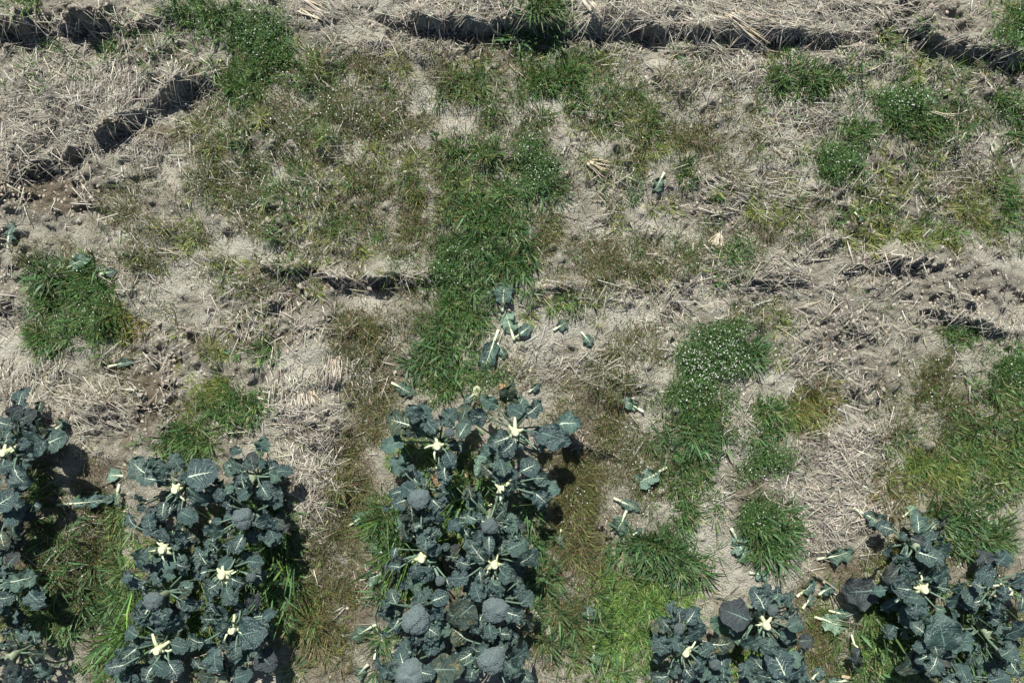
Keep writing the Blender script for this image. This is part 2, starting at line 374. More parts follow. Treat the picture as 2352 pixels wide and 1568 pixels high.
# ------------------------------------------------------------------ broccoli: shared leaf, vein and head meshes
def leaf_variant(seed, wide, arch, ruffle, lobed, cup):
    """blade of unit length from its base along +x, plus the pale vein network lying on it"""
    rg = np.random.default_rng(seed)
    ph = rg.uniform(0, 6.28, 6); k1 = rg.uniform(1.3, 2.4); k2 = rg.uniform(5, 7)
    def half(t, side):
        w = np.sin(np.pi * np.clip(t, 0, 1) ** 0.90) ** 0.52
        w = w * (0.80 + 0.20 * np.sin(0.7 + 2.0 * t))
        lob = 1 + lobed * (0.13 * np.sin(k1 * 6.28 * t + ph[0] + side) + 0.05 * np.sin(k2 * 6.28 * t + ph[1] - side * 2) + 0.03 * np.sin(k2 * 14 * t + ph[4]))
        return wide * w * lob
    def S(t, c):
        t = np.asarray(t, float); c = np.asarray(c, float)
        a0 = arch * 0.55
        ang = a0 - arch * 1.5 * t
        x = t * np.cos(ang * 0.5); z = t * np.sin((a0 - arch * 0.75 * t))
        side = np.sign(c); w = half(t, side)
        y = c * w
        ac = np.abs(c)
        z = z + cup * w * ac ** 1.5
        z = z + ruffle * ac ** 2 * (0.085 * np.sin(k1 * 7.5 * t + ph[2] + 1.7 * side) + 0.045 * np.sin(k2 * 6.28 * t + ph[3] - side))
        z = z + 0.026 * np.sin(13 * t + ph[4]) * np.sin(6 * c + ph[5]) + 0.012 * np.sin(29 * t + ph[1]) * np.sin(9 * c + ph[3])
        x = x - 0.10 * ac ** 2 * (1 - t) + ruffle * 0.03 * ac * np.sin(k2 * 6.28 * t + ph[0])
        return np.stack([x, y, z], -1)
    nt_, nc = 17, 9
    T = np.linspace(0.0, 1.0, nt_); C = np.linspace(-1, 1, nc)
    TT, CC = np.meshgrid(T, C, indexing='ij')
    V = S(TT, CC).reshape(-1, 3)
    ix = np.arange(nt_ * nc).reshape(nt_, nc)
    Fq = np.stack([ix[:-1, :-1], ix[1:, :-1], ix[1:, 1:], ix[:-1, 1:]], -1).reshape(-1, 4)
    blade = fast_mesh('leaf_blade', V, Fq, None, True); blade.materials.append(M_leaf)
    # veins
    VV = []; VF = []
    def strip(ts, cs, w0, w1, lift):
        p = S(ts, cs); p[:, 2] += lift
        tg = np.gradient(p, axis=0); tg /= np.linalg.norm(tg, axis=1)[:, None] + 1e-9
        sd_ = np.cross(tg, np.array([0, 0, 1.0])); sd_ /= np.linalg.norm(sd_, axis=1)[:, None] + 1e-9
        w = np.linspace(w0, w1, len(ts))[:, None]
        o = len(VV) and sum(len(a) for a in VV) or 0
        q = np.concatenate([p + sd_ * w, p + np.array([0, 0, 1]) * w * 0.7, p - sd_ * w]); VV.append(q)
        n = len(ts)
        for i in range(n - 1):
            VF.append((o + i, o + i + 1, o + n + i + 1, o + n + i)); VF.append((o + n + i, o + n + i + 1, o + 2 * n + i + 1, o + 2 * n + i))
    strip(np.linspace(0.0, 0.80, 11), np.zeros(11), 0.027, 0.002, 0.002)
    for i in range(5):
        for s in (-1, 1):
            t0 = 0.10 + 0.135 * i + rg.uniform(-.025, .025); t1 = min(t0 + rg.uniform(0.13, 0.24), 0.95)
            n = 6; f = np.linspace(0, 1, n)
            strip(t0 + (t1 - t0) * f ** 1.2, s * (0.02 + rg.uniform(0.40, 0.75) * f), 0.0062 - 0.0007 * i, 0.0008, 0.0025)
    veins = fast_mesh('leaf_veins', np.concatenate(VV), np.array(VF), None, True); veins.materials.append(M_vein)
    return blade, veins

VARS = [leaf_variant(100 + i, w, a, r_, l, c) for i, (w, a, r_, l, c) in enumerate([
    (0.42, 0.55, 0.9, 1.0, 0.10), (0.46, 0.75, 1.2, 1.3, 0.25), (0.40, 0.35, 0.8, 0.8, 0.05), (0.47, 0.60, 0.6, 0.6, 0.15),
    (0.40, 0.9, 1.5, 1.7, 0.30), (0.45, 0.45, 1.3, 1.4, -0.05), (0.38, 0.7, 1.1, 1.2, 0.18), (0.50, 0.5, 0.7, 0.9, 0.12)])]
_matcopies = {}
def with_mat(me, mat):
    key = (me.name, mat.name)
    if key not in _matcopies:
        c = me.copy(); c.materials.clear(); c.materials.append(mat); _matcopies[key] = c
    return _matcopies[key]

def tube_mesh(name, P, Rd, sides=6, cap=True, flat=1.0):
    P = np.asarray(P, float); n = len(P)
    tg = np.gradient(P, axis=0); tg /= np.linalg.norm(tg, axis=1)[:, None] + 1e-9
    ref = np.array([0, 0, 1.0]) if abs(tg[0, 2]) < 0.8 else np.array([1.0, 0, 0])
    a = np.cross(tg, ref); a /= np.linalg.norm(a, axis=1)[:, None] + 1e-9; b = np.cross(a, tg)
    an = np.arange(sides) / sides * 2 * np.pi
    Rd = np.broadcast_to(np.asarray(Rd, float), (n,))
    V = P[:, None, :] + Rd[:, None, None] * (np.cos(an)[None, :, None] * a[:, None, :] + flat * np.sin(an)[None, :, None] * b[:, None, :])
    V = V.reshape(-1, 3); Ff = []
    for i in range(n - 1):
        for k in range(sides):
            k2 = (k + 1) % sides
            Ff.append((i * sides + k, i * sides + k2, (i + 1) * sides + k2, (i + 1) * sides + k))
    me = bpy.data.meshes.new(name); faces = [tuple(f) for f in Ff]
    if cap: faces += [tuple(range(sides))[::-1], tuple(range((n - 1) * sides, n * sides))]
    me.from_pydata(V.tolist(), [], faces)
    me.polygons.foreach_set('use_smooth', np.array([len(f) == 4 and sides > 4 for f in faces])); me.update()
    return me

def head_variant(seed):
    """domed unit-radius broccoli head: lobed dome with several hundred buds standing on it"""
    rg = np.random.default_rng(seed)
    nl = 26; k = np.arange(nl) + 0.5
    ct = 1 - 1.15 * k / nl; an = k * 2.39996
    L = np.stack([np.sqrt(1 - ct ** 2) * np.cos(an), np.sqrt(1 - ct ** 2) * np.sin(an), ct], 1) + rg.normal(0, 0.06, (nl, 3))
    L /= np.linalg.norm(L, axis=1)[:, None]
    amp = rg.uniform(0.6, 1.3, nl)
    def rad(D):
        dd = np.arccos(np.clip(D @ L.T, -1, 1)); j = dd.argmin(1); m = dd[np.arange(len(D)), j]
        return 0.90 + 0.13 * amp[j] * np.clip(1 - (m / 0.36) ** 2, 0, 1) + 0.06 * np.sin(3 * np.arctan2(D[:, 1], D[:, 0]) + seed)
    th = np.linspace(0, 1.9, 14); ph = np.linspace(0, 2 * np.pi, 36, endpoint=False)
    D = np.array([(math.sin(t) * math.cos(p), math.sin(t) * math.sin(p), math.cos(t)) for t in th for p in ph])
    V = D * rad(D)[:, None] * np.array([1, 1, 0.72])
    Fq = []
    for i in range(13):
        for j in range(36):
            j2 = (j + 1) % 36; Fq.append((i * 36 + j, (i + 1) * 36 + j, (i + 1) * 36 + j2, i * 36 + j2))
    Vs = [V]; Ts = [np.array([(a, b, c) for a, b, c, d in Fq] + [(a, c, d) for a, b, c, d in Fq])]
    nb = 620; k = np.arange(nb) + 0.5; ct = 1 - 1.25 * k / nb; an = k * 2.39996
    Bd = np.stack([np.sqrt(1 - ct ** 2) * np.cos(an), np.sqrt(1 - ct ** 2) * np.sin(an), ct], 1) + rg.normal(0, 0.012, (nb, 3))
    Bd /= np.linalg.norm(Bd, axis=1)[:, None]
    Bp = Bd * rad(Bd)[:, None] * np.array([1, 1, 0.72]); o = len(V)
    r = rg.uniform(0.03, 0.075, nb)
    oct_ = np.array([(1, 0, 0), (-1, 0, 0), (0, 1, 0), (0, -1, 0), (0, 0, 1.2)])
    BV = (Bp[:, None, :] + oct_[None] * r[:, None, None]).reshape(-1, 3)
    bt = np.array([(0, 2, 4), (2, 1, 4), (1, 3, 4), (3, 0, 4)])
    BT = (o + np.arange(nb)[:, None, None] * 5 + bt[None]).reshape(-1, 3)
    me = fast_mesh('head_dome', np.concatenate([V, BV]), np.concatenate([Ts[0], BT]), None, True)
    me.materials.append(M_head); return me
HEADS = [head_variant(i) for i in range(4)]

rnd = random.Random(5)
def add_leaf(plant, po, base, size, yaw, pitch, roll, mat, crown, var=None, petiole=True, vein=M_vein):
    """one leaf (blade > midrib, petiole) of a plant; base is the world point where the blade begins"""
    var = rnd.randrange(len(VARS)) if var is None else var
    bl, ve = VARS[var]
    o = link('leaf', with_mat(bl, mat), None, plant, Vector(base) - po, Euler((roll, -pitch, yaw), 'XYZ'),
             (size, size * rnd.uniform(0.9, 1.12), size))
    if vein is M_vein and (rnd.random() < .55 or mat is M_purple): vein = M_veindim
    m = link('midrib', ve if vein is M_vein else with_mat(ve, vein), None, o)
    if petiole:
        # stalk from the stem to the blade, expressed in the leaf's own frame
        M = (Matrix.Translation(o.location) @ o.rotation_euler.to_matrix().to_4x4() @ Matrix.Diagonal((*o.scale, 1))).inverted()
        a = crown; bpt = Vector(base) - po
        d = bpt - a; mid = a + d * 0.55 + Vector((0, 0, 0.12 * d.length))
        pts = []
        for i in range(6):
            t = i / 5; p = a * (1 - t) ** 2 + mid * 2 * t * (1 - t) + (bpt + (bpt - mid) * 0.06) * t * t
            pts.append(tuple(M @ p))
        link('petiole', tube_mesh('petiole', pts, np.linspace(0.0065, 0.004, 6) / size, 6), M_petiole, o)
    return o

# plants: (u, v of the crown, kind, head radius, bed, [side heads u, v, r])
PLANTS = [
    (-15, 975, 'leafy', 0, 1, []), (4, 1040, 'cut', 0, 1, []), (-18, 1175, 'leafy', 0, 1, []), (-5, 1350, 'leafy', 0, 1, []), (0, 1525, 'leafy', 0, 1, []),
    (400, 1125, 'cut', 0, 2, []), (370, 1263, 'cut', 0, 2, []), (341, 1387, 'head', .046, 2, []), (358, 1495, 'cut', 0, 2, []), (300, 1600, 'leafy', 0, 2, []),
    (565, 1105, 'leafy', 0, 2, []), (550, 1196, 'head', .058, 2, []), (507, 1322, 'cut', 0, 2, [(578, 1325, .025)]), (530, 1448, 'cut', 0, 2, []), (500, 1575, 'leafy', 0, 2, []),
    (1003, 1025, 'cut', 0, 3, [(1033, 993, .026)]), (960, 1150, 'head', .054, 3, []), (967, 1284, 'cut', 0, 3, [(1011, 1333, .027)]), (952, 1432, 'head', .073, 3, []), (940, 1557, 'head', .073, 3, []),
    (1183, 993, 'cut', 0, 3, [(1224, 995, .018)]), (1152, 1125, 'cut', 0, 3, []), (1124, 1214, 'head', .041, 3, []), (1135, 1298, 'cut', 0, 3, []), (1138, 1408, 'head', .067, 3, []), (1130, 1525, 'head', .073, 3, []),
    (1575, 1500, 'cut', 0, 4, [(1559, 1443, .032), (1643, 1525, .032)]), (1762, 1438, 'cut', 0, 4, [(1774, 1400, .030)]), (1690, 1600, 'leafy', 0, 4, []), (1790, 1590, 'leafy', 0, 4, []),
    (2125, 1355, 'cut', 0, 5, []), (2318, 1358, 'cut', 0, 5, []), (2125, 1268, 'leafy', 0, 5, []), (2150, 1480, 'leafy', 0, 5, []), (2290, 1470, 'leafy', 0, 5, []), (2240, 1580, 'leafy', 0, 5, []),
]
# leaf blades one can pick out: (u, v of the blade's middle, blade length in photo pixels, look)
LV = [(320,1075,70,0),(375,1075,55,0),(335,1100,50,0),(467,1088,70,0),(450,1105,50,0),(560,1100,50,0),(560,1135,40,0),(613,1132,40,0),(610,1195,40,0),(457,1142,60,0),
 (503,1138,40,0),(377,1175,45,0),(343,1198,60,0),(300,1192,35,0),(320,1168,30,0),(437,1185,50,0),(487,1215,50,0),(417,1232,40,0),(377,1225,35,0),(547,1252,50,0),
 (580,1238,40,0),(630,1235,45,0),(467,1272,60,0),(320,1278,45,0),(323,1298,45,0),(303,1328,50,0),(360,1322,45,0),(517,1292,40,0),(457,1318,40,0),(480,1352,45,0),
 (513,1352,45,0),(550,1338,50,0),(447,1382,55,0),(477,1368,40,0),(490,1392,40,0),(530,1372,50,0),(583,1382,50,1),(470,1422,35,0),(373,1428,55,0),(297,1452,40,0),
 (510,1428,45,0),(587,1445,75,0),(443,1468,50,0),(417,1485,40,0),(493,1512,60,0),(540,1505,45,0),(287,1508,65,0),(263,1528,50,0),(340,1552,50,0),(307,1560,50,0),
 (373,1535,40,0),(617,1515,60,1),(560,1482,40,0),(640,1150,35,0),(530,1170,35,0),(590,1290,40,0),(420,1300,35,0),(400,1540,45,0),(560,1550,50,0),(620,1410,35,0),
 (10,1072,45,0),(50,1098,60,0),(10,1148,60,0),(63,1182,40,1),(10,1245,50,2),(30,1282,35,1),(27,1335,40,0),(23,1368,50,0),(20,1485,40,1),(33,1522,60,1),
 (40,945,45,1),(63,955,45,1),(13,975,40,0),(20,999,35,0),(93,1015,65,0),(63,1015,40,0),(30,1190,45,0),(5,1310,40,0),
 (914,969,65,2),(951,945,50,0),(971,945,50,0),(934,989,45,2),(1067,945,50,2),(1094,955,50,0),(984,972,50,0),(1121,922,50,3),(1231,935,55,0),(1311,972,60,3),
 (1277,1005,80,0),(1144,1012,60,0),(1161,1032,50,0),(897,1022,60,3),(1034,955,55,0),(1067,982,50,0),(1117,1035,50,3),(914,1065,60,3),(964,1095,40,3),(1107,1065,60,4),
 (1151,1065,55,0),(1151,1088,50,0),(1221,1072,50,0),(1247,1098,40,0),(1247,1148,50,0),(1267,1122,50,3),(1024,1095,50,0),(1037,1058,45,0),(934,1122,40,0),(917,1152,40,0),
 (1007,1162,45,0),(944,1185,70,2),(977,1188,30,0),(1007,1192,40,0),(931,1218,50,2),(981,1232,60,0),(997,1222,45,0),(1151,1175,40,0),(1094,1192,45,0),(1177,1205,45,0),
 (1097,1232,35,0),(1091,1258,70,0),(1124,1252,45,0),(1194,1252,60,0),(1171,1258,45,1),(1217,1275,55,0),(1051,1325,50,0),(981,1322,45,0),(957,1318,45,0),(1031,1342,35,0),
 (977,1358,35,0),(1014,1372,45,0),(894,1395,55,0),(901,1368,40,0),(1007,1398,50,0),(961,1378,45,0),(904,1442,50,0),(997,1452,50,0),(991,1482,45,0),(934,1485,55,0),
 (954,1475,40,0),(881,1535,60,0),(1031,1532,75,2),(984,1542,45,0),(1094,1355,50,0),(1124,1352,45,0),(1194,1355,40,0),(1211,1372,40,0),(1187,1412,50,0),(1214,1438,40,2),
 (1127,1455,40,0),(1154,1455,45,0),(1151,1482,45,0),(1091,1492,45,0),(1194,1495,60,0),(1184,1535,50,0),(1077,1545,45,0),(1211,1555,40,0),(1094,1435,50,0),(1057,1412,70,2),
 (1051,1448,60,2),(1071,1378,45,0),(1181,1465,35,0),(920,1510,45,0),(1050,1490,40,2),(1000,1260,40,0),(1060,1290,40,0),(1165,1325,40,0),
 (1741,1372,60,0),(1758,1352,35,0),(1806,1368,40,0),(1685,1412,68,1),(1825,1408,45,0),(1801,1408,30,0),(1831,1432,45,0),(1721,1472,55,0),(1661,1475,60,2),(1598,1445,60,0),
 (1591,1412,45,0),(1765,1488,50,0),(1788,1518,70,0),(1828,1512,45,3),(1815,1462,45,0),(1711,1532,45,0),(1658,1538,45,3),(1745,1545,55,0),(1785,1558,60,0),(1611,1528,40,0),
 (1588,1555,50,0),(1557,1408,50,0),(1524,1425,40,0),(1517,1478,55,0),(1541,1535,45,0),(1511,1555,45,0),(1551,1472,50,0),(1855,1470,45,1),(1690,1445,40,0),(1625,1490,40,0),(1840,1490,40,2),
 (2111,1242,40,1),(2131,1248,35,0),(2135,1275,60,0),(2081,1312,60,0),(2168,1315,55,0),(2071,1352,45,0),(2101,1395,60,0),(2088,1372,40,0),(2155,1445,90,0),(2201,1345,40,0),
 (2198,1378,50,0),(2231,1385,50,0),(2261,1318,50,0),(2271,1405,45,1),(2221,1365,45,0),(2335,1325,45,0),(2305,1365,45,0),(2341,1428,80,0),(2321,1492,50,0),(2265,1488,30,3),
 (2111,1485,35,0),(2135,1528,55,0),(2118,1512,40,0),(2215,1545,50,0),(2181,1562,45,0),(2295,1552,50,0),(2155,1502,40,0),(2331,1538,45,0),(2195,1418,40,0),(2061,1335,35,0),
 (2240,1340,40,0),(2290,1400,45,0),(2300,1450,50,0),(2105,1440,40,0),(2345,1390,40,0)]
LOOK = [M_leaf, M_purple, M_oldleaf, M_wilt, M_pale]

bed_name = {1: 'bed at the left edge', 2: 'second bed from the left', 3: 'middle bed', 4: 'fourth bed from the left', 5: 'bed in the lower right corner'}
LABELS = {
    (-15, 975): 'leafy broccoli plant at the top end of the bed cut by the left edge',
    (4, 1040): 'harvested broccoli plant with white cut stalk touching the left edge',
    (-18, 1175): 'leafy broccoli plant just below the harvested one at the left edge',
    (-5, 1350): 'small leafy broccoli plant at the left edge, beside long shaded grass blades',
    (0, 1525): 'purple tinged broccoli plant in the lower left corner',
    (400, 1125): 'harvested broccoli plant with splayed pale stubs, topmost in left row of second bed',
    (370, 1263): 'harvested broccoli plant above the small round head in left row of second bed',
    (341, 1387): 'broccoli plant with a small dark head over green grass in second bed',
    (358, 1495): 'harvested broccoli plant with pale forked stubs, below small dark head in second bed',
    (300, 1600): 'leafy broccoli plant cut off by the bottom edge, left row of second bed',
    (565, 1105): 'small leafy broccoli plant above the blue-grey head, next to the pale straw',
    (550, 1196): 'broccoli plant with the largest blue-grey head in the second bed',
    (507, 1322): 'harvested broccoli plant with one long pale stub below the second bed\'s largest head',
    (530, 1448): 'harvested broccoli plant beside a broad white veined leaf, second bed near bottom edge',
    (500, 1575): 'leafy broccoli plant at the bottom edge, right row of second bed',
    (1003, 1025): 'harvested broccoli plant with white star-shaped stump, top left of middle bed',
    (960, 1150): 'broccoli plant with round head, uppermost head in left row of middle bed',
    (967, 1284): 'harvested broccoli plant with small side head, left row of middle bed',
    (952, 1432): 'broccoli plant with very large head, left row of middle bed, fully in view',
    (940, 1557): 'broccoli plant with very large head cut by the bottom edge, middle bed',
    (1183, 993): 'harvested broccoli plant with white star-shaped stump, top right of middle bed',
    (1152, 1125): 'harvested broccoli plant with narrow white cut stalk among dead tan leaves, middle bed',
    (1124, 1214): 'broccoli plant with the smallest main head in right row of middle bed',
    (1135, 1298): 'harvested broccoli plant with long pale stalks, between two heads in middle bed',
    (1138, 1408): 'broccoli plant with large head, right row of middle bed, above the lowest head',
    (1130, 1525): 'broccoli plant with large round head lowest in right row of middle bed',
    (1575, 1500): 'harvested broccoli plant with two side heads, left row of fourth bed',
    (1762, 1438): 'harvested broccoli plant with star-shaped stump, right row of fourth bed',
    (1690, 1600): 'leafy broccoli plant cut by the bottom edge between the rows of fourth bed',
    (1790, 1590): 'leafy broccoli plant cut by the bottom edge, right row of fourth bed',
    (2125, 1355): 'harvested broccoli plant with large white stump, left row of lower right bed',
    (2318, 1358): 'harvested broccoli plant with pale stubs at the right edge',
    (2125, 1268): 'leafy broccoli plant at the top end of the lower right bed',
    (2150, 1480): 'leafy broccoli plant with one very large leaf in the lower right bed',
    (2290, 1470): 'leafy broccoli plant with large white veined leaf near the lower right edge',
    (2240, 1580): 'leafy broccoli plant at the bottom edge of the lower right bed',
}
CROWN_Z = 0.31
plants = []
for pi, (u, v, kind, hr, bed, sides) in enumerate(PLANTS):
    zc = CROWN_Z + (0.085 if kind == 'head' else 0.0)
    x, y = at(u, v, zc); z0 = float(gz(x, y))
    e = link('broccoli_plant', None, loc=(x, y, z0))
    tag(e, LABELS[(u, v)], 'broccoli', 'broccoli plants in the beds')
    po = Vector((x, y, z0)); top = Vector((0, 0, zc - z0))
    hgt = zc - z0 - (0.045 if kind == 'head' else 0.02 if kind == 'cut' else 0.06)
    bendx, bendy = rnd.uniform(-.02, .02), rnd.uniform(-.02, .02)
    pts = [(bendx * math.sin(t * 3.1), bendy * math.sin(t * 3.1), -0.02 + (hgt + 0.02) * t) for t in np.linspace(0, 1, 7)]
    link('stem', tube_mesh('stem', pts, np.linspace(0.016, 0.022, 7), 9), M_stem, e)
    crown = Vector((0, 0, hgt * 0.5))
    if kind == 'head':
        link('head', HEADS[pi % 4], None, e, (0, 0, hgt - 0.004), (rnd.uniform(-.15, .15), rnd.uniform(-.15, .15), rnd.uniform(0, 6.28)), (hr * 1.06, hr * rnd.uniform(.98, 1.06), hr * .95))
        for k in range(7):                                   # stalks carrying the head
            a = k / 7 * 6.28
            link('head_stalk', tube_mesh('head_stalk', [(0, 0, hgt - 0.06), (hr * .25 * math.cos(a), hr * .25 * math.sin(a), hgt - 0.03), (hr * .6 * math.cos(a), hr * .6 * math.sin(a), hgt + 0.01)], [.009, .008, .008], 6), M_petiole, e)
    elif kind == 'cut':
        link('cut_stalk', tube_mesh('cut_stalk', [(0, 0, hgt - 0.05), (0, 0, hgt - 0.01), (0.002, -0.002, hgt + 0.016), (0.004, -0.003, hgt + 0.022)], [.021, .024, .022, .017], 10), M_cut, e)
        link('cut_face', tube_mesh('cut_face', [(0.003, -0.002, hgt + .018), (0.004, -0.003, hgt + .026)], [.0165, .0150], 10), M_pith, e)
        for k in range(6):                                   # thin pale leaf bases left by the harvest knife
            a = rnd.uniform(0, 6.28); ln = rnd.uniform(.05, .11); zz = hgt - rnd.uniform(.01, .05)
            link('leaf_base', tube_mesh('leaf_base', [(math.cos(a) * .012, math.sin(a) * .012, zz), (math.cos(a) * ln * .6, math.sin(a) * ln * .6, zz + .02), (math.cos(a + .2) * ln, math.sin(a + .2) * ln, zz + rnd.uniform(0, .03))], [.0085, .006, .0042], 6, True, .7), M_stalkpale if k % 2 else M_petiole, e)
        ns = rnd.randint(4, 6); a0 = rnd.uniform(0, 6.28)
        for k in range(ns):
            a = a0 + k / ns * 6.28 + rnd.uniform(-.35, .35); ln = rnd.choice([.028, .032, .036, .042, .075]) * rnd.uniform(.85, 1.15); up = rnd.uniform(-.5, .25)
            p0 = Vector((math.cos(a) * .008, math.sin(a) * .008, hgt - 0.005)); d = Vector((math.cos(a), math.sin(a), up))
            pts = [p0, p0 + d * ln * .5 + Vector((0, 0, .004)), p0 + d * ln + Vector((0, 0, -.004))]
            link('leaf_stub', tube_mesh('leaf_stub', [tuple(p) for p in pts], [.014, .010, .0065], 7, True, 0.6), M_cut, e)
    for su, sv, sr in sides:                                 # small side heads on their own stalks
        sx, sy = at(su, sv, zc - 0.02); sp = Vector((sx, sy, zc - 0.02)) - po
        sh = link('side_head', HEADS[(pi + 1) % 4], None, e, sp, (rnd.uniform(-.3, .3), rnd.uniform(-.3, .3), rnd.uniform(0, 6)), (sr, sr, sr))
        b0 = Vector((0, 0, hgt * 0.6)); mid = Vector((sp.x * .6, sp.y * .6, hgt * .75))
        link('side_stalk', tube_mesh('side_stalk', [tuple(b0), tuple(mid), tuple(sp)], [.010, .008, .010], 7), M_petiole, e)
    plants.append((e, po, crown, kind, hgt))

def nearest(x, y, zc=0.36):
    best = min(plants, key=lambda p: (p[1].x - x) ** 2 + (p[1].y - y) ** 2)
    return best
counts = {}
for i, (u, v, s, look) in enumerate(LV):
    z = rnd.uniform(0.26, 0.37) if look == 0 else rnd.uniform(0.18, 0.28)
    if s > 65: z = rnd.uniform(0.28, 0.33)
    x, y = at(u, v, z); e, po, crown, kind, hgt = nearest(x, y)
    size = s * 0.00236 * (0.92 if s < 65 else 1.0)
    d = Vector((x - po.x, y - po.y)); dist = d.length
    yaw = math.atan2(d.y, d.x) + rnd.uniform(-.5, .5) * (1 if dist > .08 else 2.5)
    pitch = rnd.uniform(-.35, .40); roll = rnd.uniform(-.5, .5)
    base = Vector((x - math.cos(yaw) * size * .5, y - math.sin(yaw) * size * .5, z))
    add_leaf(e, po, base, size, yaw, pitch, roll, LOOK[look], crown, None if s < 65 else rnd.choice([0, 2, 3, 7]))
    counts[id(e)] = counts.get(id(e), 0) + 1
# lower and hidden leaves filling each plant
for e, po, crown, kind, hgt in plants:
    n = 3 if kind != 'leafy' else 6
    if abs(po.x + .3) < .6 and po.y > -.95: n = 2
    a0 = rnd.uniform(0, 6.28)
    for k in range(n):
        yaw = a0 + k * 2.39996 + rnd.uniform(-.3, .3)
        low = k / n
        z = po.z + 0.13 + 0.13 * low + rnd.uniform(-.02, .02)
        size = rnd.uniform(0.10, 0.17); dist = rnd.uniform(0.05, 0.13)
        if kind == 'leafy' and k > 4: z = po.z + hgt * rnd.uniform(.8, 1.0); size *= .8
        base = Vector((po.x + math.cos(yaw) * dist, po.y + math.sin(yaw) * dist, z))
        mat = rnd.choice([M_leaf, M_leaf, M_leaf, M_oldleaf, M_wilt, M_purple])
        add_leaf(e, po, base, size, yaw + rnd.uniform(-.4, .4), rnd.uniform(-.35, .25), rnd.uniform(-.4, .4), mat, Vector((0, 0, max(.05, z - po.z - .05))))

for e, po, crown, kind, hgt in plants:
    for k in range(12 if not (abs(po.x + .3) < .6 and po.y > -.95) else 5):
        yaw = rnd.uniform(0, 6.28); dist = rnd.uniform(.05, .19); size = rnd.uniform(.045, .095)
        base = Vector((po.x + math.cos(yaw) * dist, po.y + math.sin(yaw) * dist, po.z + hgt * rnd.uniform(.72, 1.0)))
        add_leaf(e, po, base, size, yaw + rnd.uniform(-1.6, 1.6), rnd.uniform(-.4, .8), rnd.uniform(-.8, .8), rnd.choice([M_leaf, M_leaf, M_leaf, M_leaf, M_oldleaf, M_wilt]), crown, rnd.choice([0, 1, 4, 5, 6]))

